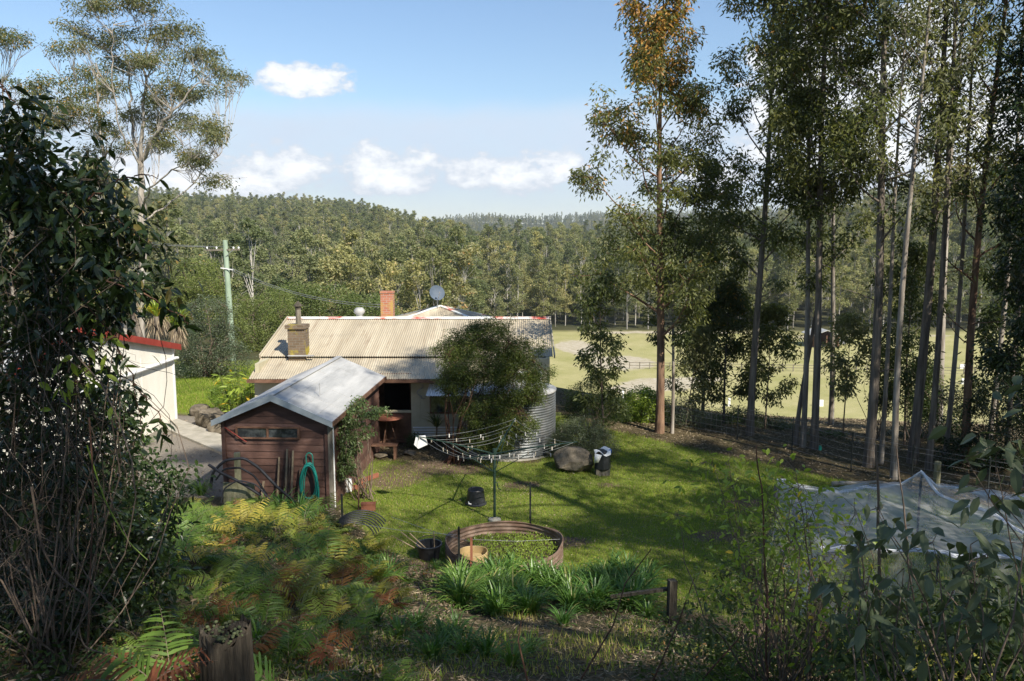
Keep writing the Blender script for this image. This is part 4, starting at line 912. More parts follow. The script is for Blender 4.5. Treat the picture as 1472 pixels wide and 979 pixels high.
# ------------------------------------------------------------------ the forest
def far_gum(seed, H, R_, narrow=1.):
    rs = np.random.RandomState(seed); gt, gc = Geo(), Geo(); t = np.linspace(0, 1, 8)
    tp = np.c_[np.sin(t*3+seed)*.25, np.cos(t*2.5+seed)*.25, t*H*.9-1.]
    gt.tube(tp, .19*(1-t*.85), 6); pads = []
    n = rs.randint(13, 22)
    for i in range(n):
        q = i/(n-1); h = H*(.24+.71*q); r = R_*narrow*(math.sin(math.pi*(.22+.70*q))**.8)*rs.uniform(.35, .85); a = rs.uniform(0, 6.28)
        c = np.array([r*math.cos(a), r*math.sin(a), h]); pads.append((c, rs.uniform(1.1, 1.9)*(1.05-.25*q)))
        b = np.array([np.interp(h*.72/H/.9, t, tp[:, 0]), 0, h*.72]); gt.tube([b, (b+c)/2+(0, 0, .4), c+(0, 0, .3)], [.075, .05, .02], 4, cap=False)
        for j in range(2): gt.tube([(b+c)/2, c+rs.normal(size=3)*1.1], [.03, .012], 3, cap=False)
    for c, r in pads:
        m = 190; v = unit(rs.normal(size=(m, 3)))*(rs.uniform(.25, 1, m)**.5)[:, None]; v[:, 2] = np.where(v[:, 2] < 0, v[:, 2]*.45, v[:, 2]*.85)
        C = c+v*r*np.array([1.15, 1.15, .9])+rs.normal(size=(m, 3))*.15
        tint = np.clip(rs.rand()*.4+rs.rand(m)*.4, 0, .8); tint = np.where(rs.rand(m) < .04, .9, tint)
        leaf_quads(gc, C, rs.normal(size=(m, 3))*np.array([1, 1, .5])-np.array([0, 0, .5]), rs.uniform(.35, .7, m), rs.uniform(.2, .42, m), tint, rs)
    return gt, gc
def forest():
    protos = []; specs = [(61,24,4.6,1),(62,27,3.8,.9),(63,19,5.0,1),(64,29,3.6,.8),(65,16,4.2,1),(66,25,5.4,1),(161,22,3.2,.8),(162,26,4.8,1),(163,12,3.8,1)]; NP = len(specs)
    rs = random.Random(9); spots = []
    def clear(x, y, d): return all((x-a)**2+(y-b)**2 > d*d for a, b, _, _ in spots)
    # wall of trees behind the paddock
    for row, (y0, sp) in enumerate(((203, 5.0), (209, 5.4), (216, 5.8))):
        x = -9 if row else -4
        while x < 150:
            yy = y0+rs.uniform(-2.5, 2.5)+(6*math.sin(x*.05) if x < 30 else 0); spots.append((x+rs.uniform(-1.5, 1.5), yy, rs.randrange(NP), rs.uniform(.60, .90))); x += sp*rs.uniform(.8, 1.25)
    n0 = len(spots)
    # woods on the left beyond the house
    tries = 0
    while len(spots) < 262 and tries < 9000:
        tries += 1; y = rs.uniform(105, 214); a = rs.uniform(-.50, -.035); x = a*y
        if x > -9 and y > 150: continue
        if y < 150 and a > -.09 and not (-.07 < a < -.035 and 118 < y < 135): continue
        if clear(x, y, 5.4): spots.append((x, y, rs.randrange(NP), rs.uniform(.68, 1.02)))
    roots = {}
    for i, (x, y, k, sc) in enumerate(spots):
        back = i < n0
        lab = 'tall gum in the wall of forest along the far side of the paddock' if back else 'gum in the wooded valley left of and beyond the house roof'
        grp = 'gums along the far side of the paddock' if back else 'gums in the wooded valley beyond the house'
        z = gz(x, y)
        if k not in roots:
            gt, gc = far_gum(*specs[k]); roots[k] = plant_tree(gt, gc, (x, y, z), lab, bark='bark_far', leaf='forest', group=grp, rz=rs.uniform(0, 6), sc=sc, name='forest_tree'); roots[k] = (roots[k], [(c, []) for c in kids(roots[k])])
        else:
            o = dup(roots[k][0], (x, y, z), rs.uniform(0, 6), sc, lab, roots[k][1]); o['group'] = grp
    # the wooded hills: nobody can count them
    r2 = np.random.RandomState(12); P = []; 
    def scatter(n, y0, y1, a0, a1, smin, smax, acc=None):
        y = np.sqrt(r2.uniform(y0*y0, y1*y1, n)); a = r2.uniform(a0, a1, n); x = a*y
        rr = np.interp(a, _A, _RR); ok = (y < rr+25) if y1 < 1200 else np.ones(n, bool)
        x, y = x[ok], y[ok]; P.append(np.c_[x, y, ground_z(x, y), smin+(smax-smin)*r2.rand(len(x))**1.5])
    scatter(19000, 219, 850, -.80,   .85, .42, 1.0)
    scatter(6500, 1560, 1960, -.75, .80, .7, .95)
    P = np.concatenate(P); n = len(P)
    me = bpy.data.meshes.new('wooded_hills'); me.vertices.add(n); me.vertices.foreach_set('co', P[:, :3].astype(np.float32).ravel())
    for nm, v in (('sc', P[:, 3]), ('rot', r2.uniform(0, 6.28, n))):
        a = me.attributes.new(nm, 'FLOAT', 'POINT'); a.data.foreach_set('value', v.astype(np.float32))
    a = me.attributes.new('pick', 'INT', 'POINT'); a.data.foreach_set('value', r2.randint(0, NP, n).astype(np.int32))
    me.update(); o = bpy.data.objects.new('wooded_hills', me); COL.objects.link(o); o['kind'] = 'stuff'; o['label'] = 'gum forest covering the hills beyond the valley'
    ng = bpy.data.node_groups.new('scatter_trees', 'GeometryNodeTree')
    ng.interface.new_socket('Geometry', in_out='INPUT', socket_type='NodeSocketGeometry'); ng.interface.new_socket('Geometry', in_out='OUTPUT', socket_type='NodeSocketGeometry')
    N, L = ng.nodes, ng.links; gi = N.new('NodeGroupInput'); go = N.new('NodeGroupOutput'); jj = N.new('GeometryNodeJoinGeometry')
    for k in range(NP-1, -1, -1):
        j = N.new('GeometryNodeJoinGeometry')
        for c, _ in roots[k][1]:
            oi = N.new('GeometryNodeObjectInfo'); oi.inputs['Object'].default_value = c; oi.transform_space = 'ORIGINAL'; L.new(oi.outputs['Geometry'], j.inputs[0])
        gi_ = N.new('GeometryNodeGeometryToInstance'); L.new(j.outputs[0], gi_.inputs[0]); L.new(gi_.outputs[0], jj.inputs[0])
    ip = N.new('GeometryNodeInstanceOnPoints'); L.new(gi.outputs[0], ip.inputs['Points']); L.new(jj.outputs[0], ip.inputs['Instance']); ip.inputs['Pick Instance'].default_value = True
    def named(nm, ty):
        a = N.new('GeometryNodeInputNamedAttribute'); a.data_type = ty; a.inputs['Name'].default_value = nm; return a.outputs[0]
    L.new(named('pick', 'INT'), ip.inputs['Instance Index']); L.new(named('sc', 'FLOAT'), ip.inputs['Scale'])
    cb = N.new('ShaderNodeCombineXYZ'); L.new(named('rot', 'FLOAT'), cb.inputs[2]); L.new(cb.outputs[0], ip.inputs['Rotation'])
    L.new(ip.outputs[0], go.inputs[0]); md = o.modifiers.new('trees', 'NODES'); md.node_group = ng
forest()

# single trees and shrubs between the house and the forest
def mid_plants():
    def tree(x, y, lab, seed, H, R_, leaf='forest', sc=1., narrow=1.):
        gt, gc = far_gum(seed, H, R_, narrow); plant_tree(gt, gc, (x, y, gz(x, y)), lab, bark='bark_far', leaf=leaf, name='tree', sc=sc)
    c = W(668, 400, 118); tree(c[0], 118, 'tall conical gum rising behind the right half of the house roof', 71, 23, 4.6, 'eucalypt_pale')
    c = W(478, 400, 120); tree(c[0], 120, 'gum with a pale forked trunk behind the left part of the roof', 72, 21, 4.4, 'forest')
    c = W(560, 400, 135); tree(c[0], 135, 'broad olive gum behind the red brick chimney', 73, 22, 5., 'forest')
    c = W(240, 400, 95); tree(c[0], 95, 'olive gum behind the trunk of the large spreading gum', 74, 21, 5., 'eucalypt_pale')
    c = W(150, 400, 85); tree(c[0], 85, 'olive gum at left behind the dark shrub and the garage', 75, 20, 5., 'eucalypt_pale')
    def bsh(nm, lab, base, ells, leaf, **k):
        base = np.array(base, float); base[2] = gz(base[0], base[1]); plant_bush(nm, lab, 'shrub', base, ells, leaf=leaf, **k)
    bsh('flowering_wattle', 'pale yellow-green rounded tree left of the green power pole', W(288, 520, 52), [E(285,405,52,1.7,1.6,1.7), E(265,430,52,1.6,1.5,1.4), E(305,440,52,1.6,1.4,1.4), E(285,470,52,1.9,1.4,1.3)], 'shrub_yellow', seed=81, nclump=520, per=46, rad=.34, lsz=(.14, .05), nstem=24, r=.06)
    bsh('shrub', 'tall dull olive bush between the garage and the green power pole', W(300, 560, 37), [E(300,500,37,1.5,1.2,1.5), E(275,530,37,.9,.9,.9), E(325,520,37,1.2,1.0,1.2), E(300,455,37,1.2,1.,1.)], 'shrub_grey', seed=82, nclump=520, per=50, rad=.28, lsz=(.09, .035), nstem=24, r=.04)
    bsh('shrub', 'broad bright olive scrub right of the power pole and left of the roof', W(375, 540, 46), [E(370,470,46,2.0,1.6,1.6), E(350,500,46,1.8,1.5,1.3), E(395,440,46,1.3,1.3,1.), E(340,450,46,1.2,1.2,1.3), E(400,480,46,1.2,1.2,1.2)], 'scrub_olive', seed=83, nclump=560, per=46, rad=.32, lsz=(.13, .035), nstem=24, r=.04)
    bsh('shrub', 'dark green scrub behind the roof at the foot of the forest', W(470, 450, 60), [E(470,440,60,3.,2,1.6), E(530,445,60,2.5,2,1.2), E(420,440,60,2.5,2,1.6)], 'scrub_olive', seed=84, nclump=420, per=50, rad=.5, lsz=(.2, .07), nstem=24, r=.05)
    # hedge bush and big-leaved clump by the shed
    bsh('shrub', 'rounded yellow-green bush beside the rocks left of the shed', W(322, 590, 29), [E(322,568,29,.55,.5,.42), E(345,575,29,.5,.5,.4)], 'shrub_bright', seed=85, nclump=150, per=42, rad=.14, lsz=(.07, .03), nstem=14, r=.015)
    # wattle in front of the cottage
    b = (-1.75, 22.5, 0)
    bsh('wattle_tree', 'dense dark bushy wattle in front of the cottage and water tank', b,
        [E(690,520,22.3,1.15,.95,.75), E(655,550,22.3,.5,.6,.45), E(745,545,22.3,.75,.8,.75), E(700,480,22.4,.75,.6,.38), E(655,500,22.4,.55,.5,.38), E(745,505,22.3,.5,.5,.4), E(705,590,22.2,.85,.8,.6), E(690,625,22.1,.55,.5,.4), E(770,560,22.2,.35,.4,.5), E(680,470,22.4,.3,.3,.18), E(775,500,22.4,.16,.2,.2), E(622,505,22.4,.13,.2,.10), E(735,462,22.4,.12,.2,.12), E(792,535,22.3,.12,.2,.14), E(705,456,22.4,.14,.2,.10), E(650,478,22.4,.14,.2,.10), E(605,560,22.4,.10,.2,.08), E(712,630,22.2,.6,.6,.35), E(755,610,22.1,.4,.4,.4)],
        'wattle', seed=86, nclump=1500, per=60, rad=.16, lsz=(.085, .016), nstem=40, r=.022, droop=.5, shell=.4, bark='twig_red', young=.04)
    bsh('shrub', 'low dark bluish shrub between the water tank and the boulder', (2.2, 23.4, 0), [E(835,625,23.2,.75,.7,.55), E(800,640,23.2,.3,.5,.3), E(870,640,23.2,.4,.5,.35)], 'shrub_grey', seed=87, nclump=380, per=60, rad=.13, lsz=(.06, .014), nstem=30, r=.012)
    bsh('shrub', 'olive bushy shrub leaning over behind the dark bluish shrub', (2.7, 25.6, 0), [E(845,570,25.6,.75,.6,.55), E(880,590,25.6,.6,.6,.5), E(825,590,25.6,.4,.5,.5)], 'shrub_mid', seed=88, nclump=230, per=46, rad=.16, lsz=(.07, .02), nstem=20, r=.015)
    bsh('shrub', 'round vivid dark green bush behind the wire fence by the rusty-topped gum', (4.55, 28.2, 0), [E(925,585,28,.85,.8,.72), E(900,605,28,.4,.5,.45), E(948,600,28,.4,.5,.5)], 'shrub_bright', seed=89, nclump=260, per=60, rad=.17, lsz=(.09, .035), nstem=18, r=.02)
    bsh('shrub', 'drooping grey-green shrub right of the rusty-topped gum', (6.5, 27.5, 0), [E(1000,605,27.4,.9,.7,.55), E(975,590,27.4,.6,.5,.5), E(1030,620,27.4,.6,.6,.35)], 'shrub_grey', seed=90, nclump=240, per=36, rad=.2, lsz=(.08, .022), nstem=22, r=.02)
    # scrub along the fence under the gums
    k = 0
    for px, py, Y, rx, rz_, lf, lab in [(930,600,30,.8,.4,'shrub_mid','low scrub behind the wire mesh at the left end of the fence'),(1065,605,28,1.0,.45,'shrub_mid','low green scrub below the tall straight gum'),(1110,618,27.5,.9,.4,'shrub_grey','grey scrub between the tall straight gum and the paired gums'),(1190,640,26,.8,.4,'shrub_mid','leafy scrub right of the paired gums'),
        (1225,655,25,.7,.5,'shrub_dark','dark scrub at the foot of the thick grey-brown trunk'),(1310,640,26,1.1,.6,'shrub_dark','dark scrub between the crowded trunks'),(1360,600,25,.7,1.1,'shrub_dark','upright dark leafy shrub left of the rust-barked trunk'),(1320,560,24.5,.5,1.1,'shrub_mid','tall leafy shrub growing up among the crowded trunks'),(1440,600,22,1.0,1.4,'shrub_dark','dark leafy shrub at the right edge below the blackish tree'),
        (1400,655,22,1.1,.5,'shrub_dark','low dark undergrowth at the foot of the rust-barked trunk'),(1268,540,25.5,.45,1.3,'shrub_mid','narrow leafy shrub just right of the thick grey-brown trunk')]:
        k += 1; base = W(px, py, Y); bsh('shrub', lab, (base[0], Y, 0), [(base, (rx, rx*.7, rz_)), (base+(rx*.5, 0, -rz_*.3), (rx*.6, rx*.5, rz_*.7))], lf, seed=100+k, nclump=int(90+120*rx*rz_), per=38, rad=.18, lsz=(.09, .03), nstem=14, r=.014)
    # climbing rose by the shed corner
    bsh('climbing_shrub', 'pale leafy climber sprawling beside the right wall of the shed', (-3.75, 19.4, 0), [E(505,600,19.4,.30,.4,.28), E(500,635,19.3,.33,.4,.33), E(495,670,19.2,.28,.3,.28), E(540,592,19.4,.38,.3,.08), E(525,620,19.3,.22,.3,.14), E(515,580,19.6,.18,.3,.16)], 'shrub_pale', seed=120, nclump=270, per=16, rad=.10, lsz=(.065, .036), nstem=24, r=.014, fold=True)
    bsh('shrub', 'small dark creeper on the floor slats of the cottage wall', (-3.1, 24.0, 0), [((-3.05, 24.1, .25), (.3, .2, .25))], 'shrub_mid', seed=121, nclump=50, per=24, rad=.1, lsz=(.06, .03), nstem=8, r=.008)
M['shrub_pale'] = leafmat('shrub_pale', (.08,.12,.035), (.24,.29,.11), (.34,.30,.15), .3, .4, .45)
mid_plants()

# ------------------------------------------------------------------ strap-leaved plants
def straps(g, base, n, L, wd, rs, spread=.9, dead=.05, seg=5, r0=.06, tl=(.2, .8)):
    for i in range(n):
        a = rs.uniform(0, 6.28); l = L*rs.uniform(.6, 1.15); e = R(rs.uniform(38, 86)); b = base+np.array([math.cos(a+rs.normal()*.6), math.sin(a), 0])*r0*rs.rand()**.5; P = [b]; d = np.array([math.cos(a)*math.cos(e), math.sin(a)*math.cos(e), math.sin(e)])
        for k in range(seg): P.append(P[-1]+d*l/seg); d = unit(d+np.array([math.cos(a)*.16, math.sin(a)*.16, -.24])*spread*(k+.5)/2)
        P = np.array(P); S = np.array([-math.sin(a), math.cos(a), 0])*wd*rs.uniform(.7, 1.1); w = np.array([.5, .9, 1., .9, .6, .05][:seg+1])[:, None]/2
        up = np.array([0, 0, wd*.15]); V = np.stack([P-S*w+up, P, P+S*w+up], 1).reshape(-1, 3); F = []
        for k in range(seg):
            for c in range(2): F.append([k*3+c, k*3+c+1, k*3+c+4, k*3+c+3])
        t = .9 if rs.rand() < dead else rs.uniform(*tl); g.add(V, np.array(F), t)
def strap_plants():
    protos = []
    for s in range(3):
        g = Geo(); straps(g, np.zeros(3), 64, .62, .032, np.random.RandomState(130+s), dead=.06); protos.append(g)
    rs = random.Random(4); spots = []
    for i in range(66):      # long drift in front of the raised bed
        px = rs.uniform(650, 930); py = 838+rs.uniform(0, 50)-(8 if px > 850 else 0); spots.append((px, py, 'clump of glossy strap leaves in the drift in front of the round garden bed', 'strap-leaved clumps in front of the garden bed', 1.))
    for px, py, lab, sc in [(560,832,'strap-leaved clump left of the black bucket, lit by the sun',.85),(545,840,'darker strap-leaved clump beside the sunlit one left of the black bucket',.8),(640,935,'strap-leaved clump low on the bank below the straw',.75),(668,950,'pale strap-leaved clump at the bottom centre',.75),(700,955,'strap-leaved clump at the bottom edge right of the pale one',.8),(735,965,'strap-leaved clump nearest the bottom edge at the centre',.7),
        (600,908,'strap-leaved clump on the straw at the left edge of the bare patch',.7),(575,925,'lighter strap-leaved clump left of the bottom centre',.65),(622,958,'strap-leaved clump at the bottom edge, first of the lower row',.75),(762,948,'small strap-leaved tuft right of the bottom centre',.55),(655,915,'small strap-leaved tuft just below the long drift',.55),(540,900,'short strap-leaved tuft where ferns meet the straw',.5),
        (628,818,'small upright strap-leaved tuft right behind the black bucket',.45),(965,893,'strap-leaved clump by the old fence post',.7),(932,890,'strap-leaved clump left of the old fence post',.7),(810,905,'thin strap-leaved tuft in the straw below the drift',.6),(370,935,'blue-green strap leaves beside the mossy stump',.7),
        (290,712,'strap-leaved clump behind the black pipes at left',.9),(405,742,'broad strap-leaved clump in front of the shed wall',1.),(432,748,'right-hand strap-leaved clump in front of the shed wall',.9),(382,738,'left-hand strap-leaved clump in front of the shed wall',.9),(210,640,'yellowish strap-leaved plant beside the garage wall',.7)]:
        spots.append((px, py, lab, None, sc))
    roots = []
    for i, (px, py, lab, grp, sc) in enumerate(spots):
        z = 0.
        for _ in range(6): p = G(px, py, z); z = gz(p[0], p[1])
        p[2] = z-.02
        if len(roots) < 3:
            t = thing('strap_leaf_plant', lab, 'plant', (0, 0, 0), grp); protos[i].build('leaves', M['strap'], t); t.location = p; t.scale = (sc,)*3; roots.append((t, [(c, []) for c in kids(t)]))
        else:
            t = dup(roots[i % 3][0], p, rs.uniform(0, 6), sc*rs.uniform(.85, 1.15), lab, roots[i % 3][1])
            if grp: t['group'] = grp
            elif 'group' in t: del t['group']
    # cordyline against the cottage wall
    rr = np.random.RandomState(5); b = W(628, 640, 23.9); b[2] = 0; g = Geo(); straps(g, b+(0, 0, .75), 60, .55, .03, rr, spread=.7, tl=(.1, .5)); 
    t = thing('cordyline', 'spiky dark palm-like plant against the cottage wall under the awning', 'plant', b); g.build('leaves', M['shrub_mid'], t); Geo().tube([b, b+(0, 0, .8)], .03, 6).build('stem', M['twig'], t)
    # big-leaved ginger clump left of the shed roof
    b = W(362, 600, 25.5); b[2] = gz(b[0], b[1]); t = thing('ginger_plant', 'big-leaved yellow-green clump leaning over the left side of the shed roof', 'plant', b); g = Geo(); gs = Geo()
    for i in range(34):
        a = rr.uniform(0, 6.28); r = rr.uniform(0, .5); h = rr.uniform(1.2, 2.5); q = b+np.array([r*math.cos(a), r*math.sin(a)*.7, 0]); tip = q+np.array([math.cos(a)*.55, math.sin(a)*.4, h]); P = np.array([q, q*.5+tip*.5+(0, 0, .15), tip]); gs.tube(P, [.014, .012, .006], 4, cap=False)
        m = 12; u = rr.uniform(.4, 1, m); C = q+(tip-q)*u[:, None]; aa = rr.uniform(0, 6.28, m); D = np.c_[np.cos(aa), np.sin(aa), rr.uniform(-.2, .6, m)]
        leaf_fold(g, C, D, rr.uniform(.28, .45, m), .075, np.where(rr.rand(m) < .12, .9, rr.uniform(.2, .8, m)), rr, .35)
    g.build('leaves', M['shrub_bright'], t); gs.build('stems', M['shrub_mid'], t)
    # pandanus-like crown with a skirt of dead leaves above the garage
    b = W(222, 560, 30.5); b[2] = gz(b[0], b[1]); t = thing('grass_palm', 'shaggy palm-like plant with a pale skirt of dead leaves behind the garage roof', 'palm', b); 
    for k, (px, py, r) in enumerate([(225,455,.75),(185,430,.7),(150,440,.6),(255,470,.5)]):
        c = W(px, py, 30.5+.3*k); gt = Geo().tube([b+(k*.1, 0, 0), (b+c)/2+(.1, 0, 0), c], [.16, .13, .11], 8); gt.build('trunk', M['bark_brown'], t, smooth=True)
        g = Geo(); straps(g, c, 130, .85, .05, rr, spread=.9, dead=.25, tl=(.3, .8)); g.build('leaves', M['shrub_bright'], t)
        g = Geo(); m = 260; a = rr.uniform(0, 6.28, m); D = np.c_[np.cos(a)*.4, np.sin(a)*.4, -np.ones(m)]; C = c+np.c_[np.cos(a), np.sin(a), np.zeros(m)]*rr.uniform(.1, .5, m)[:, None]*r+np.c_[0*a, 0*a, rr.uniform(-.55, .1, m)]
        leaf_quads(g, C, D, rr.uniform(.3, .55, m), .03, rr.rand(m), rr); g.build('dead_leaves', M['straw'], t)
strap_plants()

# ------------------------------------------------------------------ ferns
def fern_geo(seed, nf, L):
    rs = np.random.RandomState(seed); g = Geo(); gs = Geo()
    for i in range(nf):
        a = i*2.4+rs.normal()*.5; l = L*rs.uniform(.65, 1.2); e = R(rs.uniform(55, 86)); d = np.array([math.cos(a)*math.cos(e), math.sin(a)*math.cos(e), math.sin(e)]); P = [np.zeros(3)]; n = 24
        bend = rs.uniform(.03, .085)
        for k in range(n): P.append(P[-1]+d*l/n); d = unit(d+np.array([math.cos(a)*.05, math.sin(a)*.05, -bend]))
        P = np.array(P); gs.tube(P[::3], np.linspace(.006, .002, len(P[::3])), 3, cap=False)
        roll = rs.normal()*.35; S = unit(np.array([-math.sin(a), math.cos(a), math.sin(roll)])); T = unit(np.gradient(P, axis=0)); tf = rs.uniform(.05, .6)
        for k in range(6, n):
            q = (k-6)/(n-6); pl = l*.36*(1-q)**.75*(min(1, .5+q*3))*rs.uniform(.85, 1.1)
            for sg in (-1, 1):
                pd = unit(S*sg+T[k]*.5+np.array([0, 0, -.08])+rs.normal(size=3)*.07); m = 6; u = np.linspace(0, 1, m+1); B = P[k]+T[k]*rs.uniform(-.4, .4)*l/n+pd*pl*u[:, None]-np.array([0, 0, 1])*(pl*.28*u*u)[:, None]
                w = (np.array([.7, 1.15, .75, 1.0, .6, .75, .05])*min(.030, pl*.14))[:, None]*.5; tw = unit(T[k]+np.array([0, 0, 1.])*rs.normal()*.25)
                V = np.stack([B-tw*w, B+tw*w], 1).reshape(-1, 3); F = np.array([[2*q_, 2*q_+1, 2*q_+3, 2*q_+2] for q_ in range(m)]); g.add(V, F, np.clip(tf+rs.rand()*.22, 0, .8))
    return g, gs
def ferns():
    protos = [fern_geo(140+i, nf, L) for i, (nf, L) in enumerate(((5, .95), (4, .8), (6, 1.05), (4, .75)))]
    rs = random.Random(21); roots = {}
    kinds = [('fern', 'green bracken fern in the fern bank left of centre', 'green ferns in the fern bank'), ('fern_yellow', 'yellowing bracken fern in the sunlit part of the fern bank', 'yellowing ferns in the fern bank'), ('fern_rust', 'dead rust-brown bracken fern in the fern bank', 'rust-brown ferns in the fern bank')]
    def put(x, y, k, sc, lab=None, grp=None, dz=0.):
        m, l, g_ = kinds[k]; v = rs.randrange(4); key = (k, v); z = gz(x, y)-.03+dz
        if key not in roots:
            t = thing('fern', lab or l, 'fern', (0, 0, 0), None if lab else g_); protos[v][0].build('fronds', M[m], t); protos[v][1].build('stalks', M['twig'], t); t.location = (x, y, z); t.scale = (sc,)*3; t.rotation_euler[2] = rs.uniform(0, 6); roots[key] = (t, [(c, []) for c in kids(t)])
        else:
            t = dup(roots[key][0], (x, y, z), rs.uniform(0, 6), sc, lab or l, roots[key][1])
            t['group'] = g_
            if lab: del t['group']
    n = 0
    while n < 288:
        y = 5.0+12.4*rs.random()**.85; x = (rs.uniform(110, 570)-736)/FPX*y*.98
        if y < 5.9 and -2.1 < x < -1.4: continue
        if 736+FPX*x/(y*.98) > 565 or y < 14 and x > -1.7 and rs.random() < .8: continue
        if y > 16.2 and x > -4.6: continue
        d = (x+3.2)**2/2.8+(y-13)**2/9.; r = rs.random(); k = 1 if r < (.42 if d < 1.3 else .06) else (2 if r > .90 else 0)
        put(x, y, k, rs.uniform(.5, .88)*(.68 if y < 9 else 1)); n += 1
    for px, Y, k, sc, lab in [(60,4.0,1,1.0,'bright green fern at the bottom left corner'),(5,3.7,0,1.0,'fern half cut off by the left edge at the bottom'),(230,4.8,0,.8,'low fern left of the mossy stump'),(400,5.2,0,.9,'fern just right of the mossy stump'),(1330,5.6,1,.9,'yellow-green fern at the bottom right below the net'),(1385,5.2,0,1.0,'green fern at the bottom right corner area'),(1440,5.8,1,1.,'yellowish fern near the right edge below the net'),(1290,6.4,0,.9,'dark fern below the netted enclosure'),(1240,6.,1,.8,'small yellow fern left of the ones below the net'),(150,4.6,2,.8,'rust-brown dead fern at bottom left'),(1180,6.2,1,.8,'yellow-green fern below the feathery olive shrub'),(1120,5.6,0,.7,'low green fern at the foot of the light shrub'),(1355,6.6,0,.9,'green fern right under the near edge of the net'),(1415,6.8,1,.8,'pale fern under the right half of the net'),(1300,5.0,1,.75,'yellow fern at the bottom edge right of the saplings'),(1060,6.4,0,.6,'small green fern left of the light shrub'),(330,6.2,2,.9,'rust-brown dead fern behind the mossy stump')]:
        x = (px-736)/FPX*Y*1.03; put(x, Y, k, sc, lab)
ferns()

